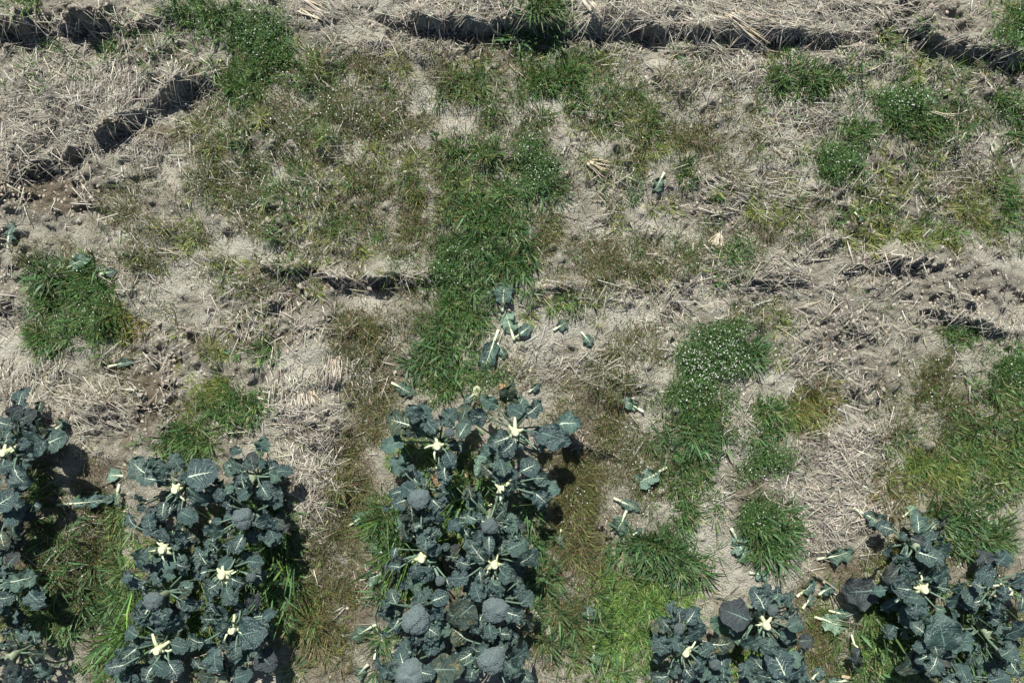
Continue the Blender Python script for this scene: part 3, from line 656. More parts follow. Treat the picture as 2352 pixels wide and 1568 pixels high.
# ------------------------------------------------------------------ fallen leaves lying on the soil
# (stalk end u,v) -> (tip u,v), look 3 wilted / 4 pale / 1 purple, width factor, label
FALLEN = [
    (1181, 782, 1158, 705, 4, .9, 'torn pale leaf with bare white stalk on bare soil below the tall grass'),
    (1154, 716, 1160, 640, 3, 1.0, 'grey-green leaf lying at the lower tip of the tall grass patch'),
    (1184, 776, 1226, 742, 3, .9, 'crumpled grey-green leaf right of the torn white-stalked leaf'),
    (1145, 757, 1105, 868, 3, .7, 'longest fallen leaf with pale green stalk above the middle bed'),
    (1142, 788, 1164, 826, 3, .9, 'small fallen leaf touching the longest fallen leaf'),
    (1272, 758, 1308, 735, 3, 1.0, 'curled leaf on pale soil left of the small crumpled leaf'),
    (1336, 762, 1364, 796, 3, 1.0, 'small crumpled leaf beside olive weeds, farthest right on the pale bare soil'),
    (1478, 946, 1422, 908, 4, .6, 'shrivelled pale leaf with white stalk in olive weeds left of the flowers'),
    (898, 879, 952, 906, 3, .9, 'fallen leaf with cream stalk at the top left of middle bed'),
    (1160, 935, 1178, 868, 2, 1.2, 'large upright dull green leaf at the top of middle bed'),
    (1165, 880, 1140, 900, 5, 1.0, 'dead tan leaf beside the large upright dull leaf'),
    (1180, 960, 1205, 905, 3, 1.1, 'limp leaf right of the large upright dull leaf'),
    (1532, 1074, 1450, 1118, 4, .8, 'fallen leaf with long curved pale stalk above the short green lawn'),
    (1438, 1170, 1412, 1236, 3, 1.0, 'large wilted leaf with pale midrib in the third furrow'),
    (1414, 1150, 1476, 1170, 3, .7, 'wilted leaf with hooked white stalk above the large wilted leaf'),
    (1455, 1232, 1476, 1212, 3, .9, 'small wilted leaf right of the large wilted leaf'),
    (1290, 1215, 1280, 1258, 3, .9, 'wilted leaf in olive grass right of the middle bed'),
    (795, 1212, 856, 1172, 3, .6, 'narrow leaf with curved pale stalk in the second furrow'),
    (888, 1308, 829, 1336, 4, 1.1, 'large pale leaf with white midrib left of the middle bed'),
    (880, 1270, 845, 1250, 4, 1.0, 'pale leaf under long grass blades left of the middle bed'),
    (865, 1431, 797, 1475, 3, .6, 'narrow wilted leaf beside damp soil left of the two big heads'),
    (861, 1510, 866, 1468, 4, .5, 'cream stalk with shred of leaf left of the lowest big head'),
    (845, 1525, 812, 1562, 3, 1.0, 'wilted leaf at the bottom edge left of the middle bed'),
    (1352, 1442, 1348, 1385, 3, .8, 'wilted leaf lying in olive grass right of the largest heads'),
    (1365, 1485, 1362, 1535, 4, 1.1, 'pale flattened leaf half buried in bright green lawn'),
    (1528, 1350, 1568, 1326, 4, .8, 'pale leaf at the lower edge of the long green blades'),
    (1680, 1213, 1722, 1297, 4, .85, 'pale green leaf with long stalk lying on smooth bare soil'),
    (1724, 1317, 1775, 1325, 4, 1.1, 'pale leaf with white midrib below the dark grass tussock'),
    (1765, 1312, 1800, 1280, 3, .9, 'grey leaf under the drooping blades of the dark tussock'),
    (1887, 1293, 1964, 1255, 3, .7, 'ruffled leaf with pale stalk alone on bare soil'),
    (1968, 1170, 2042, 1210, 3, .8, 'leaf with thick white stalk left of the flowering weeds'),
    (2030, 1208, 2048, 1232, 3, 1.0, 'small leaf scrap below the leaf with thick white stalk'),
    (2080, 1190, 2106, 1160, 4, .9, 'pale leaf half hidden in olive weeds near the right'),
    (2274, 1290, 2313, 1254, 4, .9, 'pale leaf in long grass above the lower right bed'),
    (1825, 1365, 1880, 1330, 3, .8, 'torn grey leaf at the top right of fourth bed'),
    (1838, 1392, 1872, 1352, 3, .7, 'crumpled leaf strip between fourth bed and the purple leaf'),
    (1880, 1365, 1915, 1335, 3, 1.0, 'wilted leaf left of the large purple leaf'),
    (1876, 1421, 1950, 1440, 4, .95, 'broad pale leaf below the large purple leaf'),
    (1915, 1412, 1958, 1404, 3, 1.0, 'green leaf tucked under the large purple leaf'),
    (2200, 1462, 2240, 1435, 4, 1.1, 'pale leaf on the ground between plants of the lower right bed'),
    (1862, 1562, 1895, 1528, 3, 1.1, 'wilted leaf at the bottom edge right of fourth bed'),
    (1945, 1562, 1900, 1568, 4, .7, 'pale leaf sliver at the bottom edge beside the dark rotten leaf'),
    (2030, 1350, 1935, 1372, 1, 1.15, 'large dark purple leaf lying right of fourth bed'),
    (1975, 1475, 1968, 1545, 1, .7, 'dark rotten leaf standing on edge near the bottom'),
    (14, 572, 38, 508, 3, .8, 'leaf with pale stalk lying at the left edge below the ploughed soil'),
    (146, 616, 205, 588, 4, .9, 'pale green leaf above the left grass clump'),
    (235, 630, 268, 620, 3, 1.0, 'small leaf with yellow midrib right of the pale green leaf'),
    (250, 842, 310, 828, 3, .5, 'leaf scrap with cream stalk below the left grass clump'),
    (118, 990, 156, 962, 3, 1.1, 'green leaf lying right of the leftmost broccoli plants'),
    (292, 1090, 240, 1092, 4, 1.1, 'crumpled pale leaf left of the second bed'),
    (133, 1159, 262, 1146, 3, .45, 'leaf with very long green stalk across the first furrow'),
    (276, 1110, 272, 1175, 4, .6, 'leaf with upright pale stalk on the left shoulder of second bed'),
    (1527, 396, 1500, 446, 3, .8, 'small blue-green leaf with pale stalk on upper bare soil'),
    (2128, 220, 2154, 240, 4, .8, 'pale torn leaf beside upper right flowering clump'),
    (1968, 486, 1978, 515, 3, .6, 'tiny grey leaf scrap among straw, upper right'),
    (985, 1110, 1030, 1085, 5, 1.1, 'dead brown leaf curled among stubs in the middle bed'),
    (1060, 1115, 1100, 1130, 5, 1.2, 'dead tan leaf on the soil at the centre of middle bed'),
    (930, 1095, 905, 1108, 5, 1.0, 'dead tan leaf at the left side of the middle bed'),
    (1065, 1150, 1025, 1140, 5, .9, 'dead reddish brown leaf right of the uppermost round head'),
    (1130, 1160, 1095, 1170, 4, 1.1, 'large pale leaf above the smallest main head of middle bed'),
    (1085, 1098, 1062, 1070, 5, 1.1, 'dead tan leaf above the one at the centre of middle bed'),
    (1040, 1125, 1072, 1142, 5, 1.0, 'crisp brown leaf scrap between the two columns of middle bed'),
    (1100, 1150, 1070, 1172, 4, .9, 'torn pale leaf below the dead leaves in the middle bed'),
    (1000, 1075, 1035, 1095, 4, .9, 'torn pale leaf under the top left stump of middle bed'),
    (1215, 900, 1240, 880, 3, 1.0, 'limp torn leaf above the top right stump of middle bed'),
    (1090, 905, 1062, 925, 3, 1.0, 'torn leaf left of the round stalk slice'),
    (905, 1065, 940, 1040, 4, 1.0, 'pale drooping leaf on grass at the left of middle bed'),
]
def lay_leaf(i, u0, v0, u1, v1, look, wf, label):
    lift = 0.03 if look != 1 else 0.13
    if look == 2: lift = 0.10
    z_est = on_ground((u0 + u1) / 2, (v0 + v1) / 2)[2] + lift
    a = Vector((*at(u0, v0, z_est), 0)); b_ = Vector((*at(u1, v1, z_est), 0))
    d = b_ - a; L = d.length; yaw = math.atan2(d.y, d.x)
    stalk = 0.28 if look not in (1, 2, 5) else 0.2
    bl = a + d * stalk; size = L * (1 - stalk) * 0.98
    # slope of the ground along and across the blade
    n = Vector((-d.y, d.x, 0)).normalized()
    def hmax(p, r=0.02):
        q = np.linspace(-r, r, 5); X, Y = np.meshgrid(p.x + q, p.y + q); return float(gz(X, Y).max())
    e_ = bl + d.normalized() * size
    hb, he = hmax(bl), hmax(e_); hm = hmax((bl + e_) / 2, 0.03)
    up = max(0.006, hm - (hb + he) / 2 + 0.004) + (lift - 0.03)
    pitch = math.atan2(he - hb, size)
    hl = hmax((bl + e_) / 2 + n * size * .3); hr_ = hmax((bl + e_) / 2 - n * size * .3)
    roll = math.atan2(hl - hr_, size * .6) * 0.8
    if look == 1 and 'rotten' in label: roll = 1.0
    if look == 2: pitch = 0.7
    mat = {1: M_purple, 2: M_oldleaf, 3: M_wilt, 4: M_pale, 5: M_dead}[look]
    base = Vector((bl.x, bl.y, hb + up))
    var = [4, 1, 5, 6, 4, 1][i % 6] if look not in (1,) else 1
    me, ve = VARS[var]
    e = link('fallen_leaf', None, loc=base); tag(e, label, 'leaf', 'loose broccoli leaves on the ground')
    rot = Euler((roll, -pitch, yaw), 'XYZ'); sc = (size, size * wf * 0.9, size * (1.0 if look == 1 else 0.9))
    bo = link('blade', with_mat(me, mat), None, e, (0, 0, 0), rot, sc)
    link('midrib', with_mat(ve, M_stalkpale if look in (3, 4) else M_veindim if look != 5 else M_dead), None, bo)
    if look != 5:
        M = rot.to_matrix()
        j = M @ Vector((size * 0.25, 0, size * 0.06))
        p_end = Vector((a.x, a.y, hmax(a, .01) + 0.010)) - base
        mid = (j + p_end) / 2; mid.z = max(mid.z, hmax(base + mid, .015) + 0.010 - base.z)
        r0 = min(0.0085, 0.05 * L + .002)
        link('stalk', tube_mesh('stalk', [tuple(p_end), tuple(p_end * .7 + mid * .3), tuple(mid), tuple(mid * .4), tuple(j)], [r0 * 1.15, r0, r0 * .85, r0 * .75, r0 * .4], 7, True, .7), M_stalkpale, e)
    return e
for i, q in enumerate(FALLEN): lay_leaf(i, *q)

# the cut disc of stalk and the teal scrap
x, y, z = on_ground(1096, 898, .01)
o = link('stalk_slice', tube_mesh('stalk_slice', [(0, 0, -.008), (0, 0, .002), (.001, 0, .006)], [.024, .026, .021], 11), M_cut, None, (x, y, float(gz(x, y)) + .010), (.15, .1, 0), (1, 1.25, 1))
tag(o, 'round cream slice of cut stalk on the ground above the middle bed', 'stalk slice')
x, y, z = on_ground(523, 810, .004)
o = link('plastic_scrap', tube_mesh('plastic_scrap', [(-.014, -.006, .003), (-.004, 0, .006), (.006, .002, .005), (.014, .008, .002)], [.003, .006, .005, .002], 6, True, .4), M_teal, None, (x, y, float(gz(x, y)) + .004), (0, 0, .3))
tag(o, 'tiny bright teal plastic scrap lying in the damp hollow', 'plastic scrap')

# ------------------------------------------------------------------ weeds and grass (numpy builders)
class Veg:
    def __init__(s): s.V = []; s.T = []; s.C = []; s.n = 0
    def add(s, V, T, C):
        s.V.append(V.reshape(-1, 3)); s.T.append((T + s.n).reshape(-1, 3)); s.C.append(C.reshape(-1, 3)); s.n += V.reshape(-1, 3).shape[0]
    def blades(s, P, az, lean, L, W, droop, col):
        """ribbons of 3 triangles: P root (n,3), az heading, lean from vertical, L length, W width, droop tip drop"""
        n = len(P); d = np.stack([np.cos(az), np.sin(az)], 1); sd_ = np.stack([-d[:, 1], d[:, 0], np.zeros(n)], 1)
        def pt(f):
            h = L * f * np.sin(lean); vv = L * (f * np.cos(lean) - droop * f * f)
            return P + np.concatenate([d * h[:, None], vv[:, None]], 1)
        m = pt(0.5); t = pt(1.0); w = (W / 2)[:, None] * sd_
        V = np.stack([P - w * .7, P + w * .7, m - w, m + w, t], 1)
        T = np.array([(0, 1, 3), (0, 3, 2), (2, 3, 4)])[None] + (np.arange(n) * 5)[:, None, None]
        C = np.repeat(col[:, None, :], 5, 1); s.add(V, T, C)
    def leaflets(s, P, az, tilt, L, W, col):
        """small diamond leaves of 2 triangles"""
        n = len(P)
        a = np.stack([np.cos(az) * np.cos(tilt), np.sin(az) * np.cos(tilt), np.sin(tilt)], 1)
        b_ = np.stack([-np.sin(az), np.cos(az), RNG.uniform(-.5, .5, n)], 1)
        V = np.stack([P, P + a * (L * .5)[:, None] + b_ * (W * .5)[:, None], P + a * L[:, None], P + a * (L * .5)[:, None] - b_ * (W * .5)[:, None]], 1)
        T = np.array([(0, 1, 2), (0, 2, 3)])[None] + (np.arange(n) * 4)[:, None, None]
        s.add(V, T, np.repeat(col[:, None, :], 4, 1))
    def petals(s, P, r, col):
        """four-petalled cross flowers facing up"""
        n = len(P); az = RNG.uniform(0, 6.28, n); out = []; 
        up = np.stack([RNG.normal(0, .25, n), RNG.normal(0, .25, n), np.ones(n)], 1)
        for k in range(2):
            a = np.stack([np.cos(az + k * 1.57), np.sin(az + k * 1.57), np.zeros(n)], 1); a[:, 2] = -(a * up).sum(1)
            b_ = np.stack([-a[:, 1], a[:, 0], np.zeros(n)], 1); b_[:, 2] = -(b_ * up)[:, :2].sum(1)
            Rr = r[:, None]
            V = np.stack([P + a * Rr + b_ * Rr * .38, P + a * Rr - b_ * Rr * .38, P - a * Rr - b_ * Rr * .38, P - a * Rr + b_ * Rr * .38], 1) + np.array([0, 0, .0006 * k])
            T = np.array([(0, 1, 2), (0, 2, 3)])[None] + (np.arange(n) * 4)[:, None, None]
            s.add(V, T, np.repeat(col[:, None, :], 4, 1))
    def prisms(s, A, B, r, col):
        """three-sided straw stalks from A to B"""
        n = len(A); d = B - A; d /= np.linalg.norm(d, axis=1)[:, None]
        a = np.stack([-d[:, 1], d[:, 0], np.zeros(n)], 1); a /= np.linalg.norm(a, axis=1)[:, None] + 1e-9; u = np.array([0, 0, 1.0])
        rr = r[:, None]
        V = np.stack([A - a * rr, A + a * rr, A + u * rr * 1.1, B - a * rr, B + a * rr, B + u * rr * 1.1], 1)
        T = np.array([(0, 2, 5), (0, 5, 3), (2, 1, 4), (2, 4, 5), (0, 1, 2), (3, 5, 4)])[None] + (np.arange(n) * 6)[:, None, None]
        s.add(V, T, np.repeat(col[:, None, :], 6, 1))
    def mesh(s, name): return fast_mesh(name, np.concatenate(s.V), np.concatenate(s.T), np.concatenate(s.C))
    def tris(s): return sum(len(t) for t in s.T)

def pal(n, cols, jit=0.38):
    c = np.array(cols, float); k = RNG.integers(0, len(c), n)
    return np.clip(c[k] * RNG.uniform(1 - jit, 1 + jit, (n, 1)) * RNG.uniform(.93, 1.07, (n, 3)), 0.004, 0.9)

GRASS = [(0.055, 0.125, 0.034), (0.080, 0.172, 0.046), (0.115, 0.210, 0.065), (0.042, 0.098, 0.034), (0.13, 0.195, 0.060), (0.24, 0.215, 0.11), (0.070, 0.150, 0.050)]
BROAD = [(0.055, 0.125, 0.050), (0.075, 0.155, 0.065), (0.10, 0.18, 0.075), (0.085, 0.11, 0.05)]
FORB = [(0.050, 0.112, 0.034), (0.072, 0.148, 0.042), (0.105, 0.180, 0.055)]
OLIVE = [(0.125, 0.145, 0.048), (0.090, 0.122, 0.042), (0.165, 0.155, 0.060), (0.150, 0.108, 0.058), (0.075, 0.108, 0.036), (0.13, 0.085, 0.05)]
YELLOW = [(0.20, 0.23, 0.055), (0.14, 0.20, 0.045), (0.25, 0.25, 0.08), (0.11, 0.17, 0.04)]
LAWN = [(0.14, 0.25, 0.055), (0.105, 0.21, 0.048), (0.19, 0.30, 0.080), (0.23, 0.30, 0.10)]
ORANGE = [(0.23, 0.165, 0.055), (0.18, 0.19, 0.05), (0.26, 0.21, 0.08), (0.12, 0.155, 0.045)]
RED = [(0.16, 0.075, 0.045), (0.12, 0.10, 0.04)]

def tuft_blades(vg, cx, cy, nb, L0, L1, W, lean0, lean1, cols, spread, droop=0.25):
    """star of blades at each tuft centre"""
    n = len(cx) * nb; X = np.repeat(cx, nb); Y = np.repeat(cy, nb); az = RNG.uniform(0, 6.28, n)
    rr = spread * np.sqrt(RNG.random(n)); X = X + np.cos(az) * rr; Y = Y + np.sin(az) * rr
    lean = RNG.uniform(lean0, lean1, n); L = RNG.uniform(L0, L1, n)
    tcol = np.repeat(RNG.uniform(.68, 1.38, (len(cx), 1)), nb, 0)
    P = np.stack([X, Y, gz(X, Y) - 0.004], 1)
    vg.blades(P, az, lean, L, W * RNG.uniform(.6, 1.35, n), droop * RNG.uniform(.3, 1.4, n), pal(n, cols) * tcol)

def tuft_forb(vg, cx, cy, nl, rad, hgt, cols, ls=0.011):
    """leaflets spread over a low cushion, with thin stems"""
    n = len(cx) * nl; k = np.repeat(np.arange(len(cx)), nl); az = RNG.uniform(0, 6.28, n); rr = rad * np.sqrt(RNG.random(n))
    X = cx[k] + np.cos(az) * rr; Y = cy[k] + np.sin(az) * rr
    h = hgt * (0.15 + 0.85 * RNG.random(n)) * (1 - 0.6 * (rr / rad) ** 2)
    P = np.stack([X, Y, gz(X, Y) + h], 1)
    vg.leaflets(P, az + RNG.normal(0, .9, n), RNG.normal(0.1, .45, n), ls * RNG.uniform(.6, 1.6, n), ls * RNG.uniform(.28, .55, n), pal(n, cols))
    ns = max(2, nl // 7); n = len(cx) * ns; k = np.repeat(np.arange(len(cx)), ns); az = RNG.uniform(0, 6.28, n)
    P = np.stack([cx[k], cy[k], gz(cx[k], cy[k]) - .003], 1)
    vg.blades(P, az, RNG.uniform(.1, 1.0, n), RNG.uniform(.6, 1.1, n) * max(hgt, rad), np.full(n, .0022), RNG.uniform(0, .2, n), pal(n, cols))

def flowers(vg, cx, cy, nf, rad, h0, h1, size=0.0052):
    n = len(cx) * nf; k = np.repeat(np.arange(len(cx)), nf); az = RNG.uniform(0, 6.28, n); rr = rad * np.sqrt(RNG.random(n))
    X = cx[k] + np.cos(az) * rr; Y = cy[k] + np.sin(az) * rr; h = RNG.uniform(h0, h1, n)
    P = np.stack([X, Y, gz(X, Y) + h], 1)
    vg.petals(P, size * RNG.uniform(.65, 1.35, n), np.clip(RNG.normal(.70, .08, (n, 1)) * np.array([1, .98, .96]), .4, .85))
    st = Veg
    return P

def stalks(vg, P):
    """thin flower stems below the blossoms P"""
    n = len(P); Q = P.copy(); Q[:, 0] += RNG.normal(0, .01, n); Q[:, 1] += RNG.normal(0, .01, n); Q[:, 2] = gz(Q[:, 0], Q[:, 1]) - .003
    d = P - Q; L = np.linalg.norm(d, axis=1)
    vg.blades(Q, np.arctan2(d[:, 1], d[:, 0]), np.arccos(np.clip(d[:, 2] / L, -1, 1)), L, np.full(n, .0016), np.zeros(n), pal(n, FORB))

def centres(u, v, ru, rv, n, power=0.55):
    """n tuft centres thinning out towards the rim of an uneven ellipse given in pixels"""
    m = n * 4
    a = RNG.uniform(0, 6.28, m); r = np.minimum(0.56 * np.sqrt(-2 * np.log(RNG.random(m) + 1e-9)), 1.9)
    k = CAM_H / FPX; x0, y0 = at(u, v)
    X = x0 + np.cos(a) * r * ru * k; Y = y0 + np.sin(a) * r * rv * k
    bare = np.zeros(m)
    for q in SMOOTH: bare = np.maximum(bare, blob(X, Y, *q, seed=54))
    w = (1 - .9 * bare + .002) * np.exp(2.6 * fbm(X, Y, 0.11, 90, 2) + 1.4 * fbm(X, Y, 0.3, 93, 2))
    sel = RNG.choice(m, n, replace=False, p=w / w.sum())
    return X[sel], Y[sel]

def grow_patch(vg, fl, kind, u, v, ru, rv, n):
    cx, cy = centres(u, v, ru, rv, n)
    if kind == 'G':                                   # lush dark grass
        tuft_blades(vg, cx, cy, 17, .04, .125, .0046, .25, 1.4, GRASS, .018)
        tuft_forb(vg, cx[::3], cy[::3], 16, .055, .05, FORB)
    elif kind == 'B':                                 # long broad blades
        tuft_blades(vg, cx, cy, 7, .09, .20, .0085, .35, 1.3, BROAD, .024, .35)
        tuft_blades(vg, cx, cy, 12, .05, .12, .0045, .25, 1.35, GRASS, .025)
    elif kind == 'T':                                 # tall blades standing among the crop
        tuft_blades(vg, cx, cy, 6, .26, .46, .0095, .15, .75, BROAD + LAWN[:2], .03, .25)
    elif kind == 'F':                                 # low leafy weed with white blossom
        tuft_forb(vg, cx, cy, 40, .060, .085, FORB)
        tuft_blades(vg, cx[::3], cy[::3], 10, .05, .11, .0045, .25, 1.3, GRASS, .02)
        P = flowers(fl, cx[::2], cy[::2], 1, .06, .05, .10, .0029); stalks(vg, P)
    elif kind == 'W':                                 # blossom-covered clump
        tuft_forb(vg, cx, cy, 40, .055, .11, FORB)
        P = flowers(fl, cx, cy, 2, .055, .07, .135, .0030); stalks(vg, P)
    elif kind == 'O':                                 # olive fine weed
        tuft_forb(vg, cx, cy, 20, .070, .04, OLIVE, .010)
        tuft_blades(vg, cx, cy, 12, .03, .085, .0030, .5, 1.45, OLIVE, .03)
    elif kind == 'P':                                 # olive weed with small white blossom
        tuft_forb(vg, cx, cy, 22, .065, .05, OLIVE[:2] + OLIVE[3:5] + FORB[:1], .009)
        tuft_blades(vg, cx, cy, 9, .03, .08, .0030, .4, 1.4, OLIVE, .025)
        P = flowers(fl, cx[::2], cy[::2], 1, .055, .04, .075, .0028); stalks(vg, P)
    elif kind == 'Y':                                 # yellow-green star tufts
        tuft_blades(vg, cx, cy, 20, .04, .10, .0038, .6, 1.5, YELLOW, .014, .15)
    elif kind == 'L':                                 # short bright lawn
        tuft_blades(vg, cx, cy, 30, .025, .07, .0036, .3, 1.4, LAWN, .045)
        tuft_blades(vg, cx[::4], cy[::4], 6, .07, .14, .0055, .5, 1.4, GRASS, .03)
    elif kind == 'H':                                 # hay-coloured leaning grass
        tuft_blades(vg, cx, cy, 20, .06, .14, .0034, .6, 1.45, OLIVE + [(.20, .18, .075), (.17, .17, .06)], .035)
    elif kind == 'K':                                 # orange and yellow dying grass
        tuft_blades(vg, cx, cy, 22, .05, .12, .0036, .4, 1.4, ORANGE + YELLOW[:2], .02)

# clumps one can point at: (name, label, category, [(kind, u, v, ru, rv, tufts)...])
CLUMPS = [
    ('grass_clump', 'large dark green grass clump with white blossom at the top left ledge', [('G', 600, 125, 90, 75, 130), ('F', 600, 75, 85, 60, 90), ('G', 545, 170, 50, 35, 40)]),
    ('grass_clump', 'dark grass tuft drooping over the shaded top ledge', [('G', 1240, 30, 55, 45, 60), ('B', 1215, 85, 70, 25, 14)]),
    ('grass_clump', 'tall lush green grass patch at the centre of the picture', [('G', 1120, 500, 100, 110, 150), ('G', 1130, 620, 90, 90, 130), ('B', 1120, 590, 90, 90, 46), ('F', 1050, 620, 60, 60, 60)]),
    ('weed_clump', 'dark leafy weed with white blossom above the central grass patch', [('F', 1215, 385, 75, 65, 90), ('B', 1260, 430, 50, 40, 10)]),
    ('grass_clump', 'radiating green grass tussock just above the middle bed', [('G', 1045, 740, 75, 90, 90), ('B', 1010, 800, 70, 70, 26), ('G', 1000, 860, 60, 50, 50)]),
    ('weed_clump', 'bushy clump densely covered in white blossom right of centre', [('W', 1620, 825, 75, 65, 110), ('F', 1640, 780, 80, 45, 50), ('B', 1715, 820, 45, 45, 16)]),
    ('grass_clump', 'dark grass below the blossom-covered clump', [('F', 1570, 900, 70, 50, 60), ('G', 1590, 960, 80, 70, 110), ('B', 1580, 1010, 75, 50, 26), ('G', 1590, 1070, 45, 40, 30)]),
    ('grass_clump', 'dark green grass clump near the left edge with few blossoms', [('G', 170, 695, 95, 75, 150), ('B', 150, 640, 70, 40, 14), ('F', 190, 720, 80, 60, 36), ('G', 100, 780, 55, 40, 50)]),
    ('grass_clump', 'orange tinged dying grass beside the left grass clump', [('K', 285, 740, 42, 45, 26), ('G', 240, 750, 40, 40, 24)]),
    ('grass_clump', 'dark green grass tuft above the second bed with yellow grass beside it', [('G', 540, 935, 75, 45, 80), ('Y', 480, 890, 50, 40, 30), ('O', 450, 930, 50, 40, 24)]),
    ('grass_clump', 'bright green grass behind the topmost plants of second bed', [('G', 430, 1015, 65, 35, 50), ('L', 420, 1030, 60, 40, 30), ('B', 400, 1010, 50, 25, 10)]),
    ('weed_clump', 'dense olive weed cushion left of the radiating tussock', [('O', 805, 770, 70, 60, 90), ('P', 840, 820, 50, 50, 30)]),
    ('weed_clump', 'dark flowering clump at the upper right', [('F', 2060, 245, 95, 45, 100), ('G', 2090, 290, 100, 40, 80), ('G', 1960, 300, 40, 30, 20)]),
    ('weed_clump', 'smaller flowering clump below left of the upper right one', [('F', 1915, 375, 55, 50, 60), ('G', 1920, 400, 50, 35, 24)]),
    ('grass_clump', 'low green grass strip right of the top straw heap', [('G', 1870, 190, 90, 30, 50), ('G', 1790, 190, 50, 35, 30)]),
    ('weed_clump', 'flowering olive clump in the top right corner', [('G', 2320, 80, 45, 55, 40), ('F', 2310, 100, 50, 40, 36)]),
    ('grass_clump', 'yellow and orange grass tussock right of the dark grass', [('K', 1868, 930, 50, 50, 44), ('Y', 1850, 960, 55, 40, 24), ('O', 1880, 880, 40, 30, 16)]),
    ('grass_clump', 'thin dark green weeds left of the yellow tussock', [('G', 1765, 965, 45, 70, 50), ('F', 1750, 1060, 65, 45, 40)]),
    ('grass_clump', 'dark spiky grass tussock above fourth bed', [('F', 1750, 1180, 55, 45, 40), ('G', 1765, 1220, 55, 60, 80), ('B', 1775, 1235, 50, 55, 34)]),
    ('grass_clump', 'long-bladed green grass beside smooth bare soil above fourth bed', [('B', 1540, 1280, 100, 55, 70), ('G', 1540, 1270, 95, 50, 60)]),
    ('grass_clump', 'green flowering grass at the right edge below the soil slab', [('G', 2300, 860, 70, 60, 80), ('F', 2310, 840, 60, 40, 40), ('G', 2200, 765, 45, 25, 24)]),
    ('grass_clump', 'bright grass clump right of the yellow-olive grass, at right edge', [('Y', 2300, 1060, 70, 70, 40), ('G', 2310, 1030, 60, 70, 60), ('L', 2310, 1090, 50, 40, 20)]),
    ('grass_clump', 'yellow-green tufted grass in the right part, leaning outward', [('Y', 2150, 1085, 90, 55, 70), ('L', 2130, 1060, 70, 40, 26), ('H', 2080, 1130, 70, 40, 24)]),
    ('grass_clump', 'broad-bladed green grass above the lower right bed', [('B', 2230, 1210, 120, 50, 60), ('G', 2230, 1220, 120, 50, 50), ('B', 2140, 1190, 40, 40, 12)]),
    ('grass_clump', 'short green grass between fourth bed and lower right bed', [('L', 2040, 1450, 80, 110, 150), ('L', 2230, 1450, 120, 100, 50), ('T', 2200, 1440, 120, 90, 12), ('G', 2030, 1410, 70, 60, 30), ('B', 2010, 1480, 60, 80, 12)]),
    ('grass_clump', 'short bright green lawn left of fourth bed', [('L', 1450, 1420, 80, 110, 190), ('L', 1500, 1360, 90, 40, 60), ('B', 1410, 1450, 80, 100, 22)]),
    ('grass_clump', 'hay-coloured leaning grass right of the middle bed', [('H', 1300, 1150, 60, 90, 34), ('H', 1320, 1260, 60, 70, 24), ('O', 1310, 1200, 70, 120, 80), ('P', 1320, 1180, 70, 110, 40), ('Y', 1310, 1220, 50, 90, 14)]),
    ('grass_clump', 'shaded long grass beside the bed at the left edge', [('B', 130, 1310, 100, 150, 46), ('O', 120, 1330, 100, 170, 90), ('L', 70, 1420, 70, 70, 30), ('B', 190, 1450, 60, 80, 14)]),
    ('grass_clump', 'light green grass at the left shoulder of second bed', [('L', 285, 1430, 40, 110, 60), ('B', 275, 1400, 50, 110, 24), ('G', 350, 1400, 60, 60, 30), ('T', 300, 1430, 50, 120, 12), ('L', 450, 1330, 120, 180, 60)]),
    ('grass_clump', 'long grass blades growing at the right side of second bed', [('B', 640, 1250, 50, 130, 30), ('G', 630, 1260, 50, 140, 50), ('B', 640, 1190, 40, 60, 10), ('T', 600, 1260, 70, 110, 16)]),
    ('grass_clump', 'green grass growing between the plants of middle bed', [('L', 960, 1040, 80, 60, 40), ('G', 900, 1180, 60, 60, 30), ('B', 900, 1200, 60, 90, 22), ('B', 1060, 1100, 50, 110, 18), ('L', 1050, 1210, 40, 60, 16), ('L', 920, 1330, 50, 40, 24), ('B', 1220, 1210, 40, 90, 14), ('T', 920, 1220, 50, 120, 12), ('T', 1100, 1120, 90, 90, 10)]),
    ('grass_clump', 'green tuft right of the first clump below the top ledge', [('G', 1095, 195, 45, 40, 22), ('G', 1225, 195, 50, 50, 34), ('G', 1310, 170, 50, 40, 34)]),
]
CAT = {'grass_clump': 'grass', 'weed_clump': 'weeds'}
GRP = {'grass_clump': 'clumps of grass on the field', 'weed_clump': 'clumps of flowering and leafy weeds'}
tri_total = 0
for name, label, parts in CLUMPS:
    vg, fl = Veg(), Veg()
    for k, u, v, ru, rv, n in parts: grow_patch(vg, fl, k, u, v, ru * .86, rv * .9, int(n * 1.25))
    o = link(name, vg.mesh(name), M_weed); tag(o, label, CAT[name], GRP[name])
    if fl.V: link('blossoms', fl.mesh('blossoms'), M_petal, o)['kind'] = 'stuff'
    tri_total += vg.tris() + fl.tris()

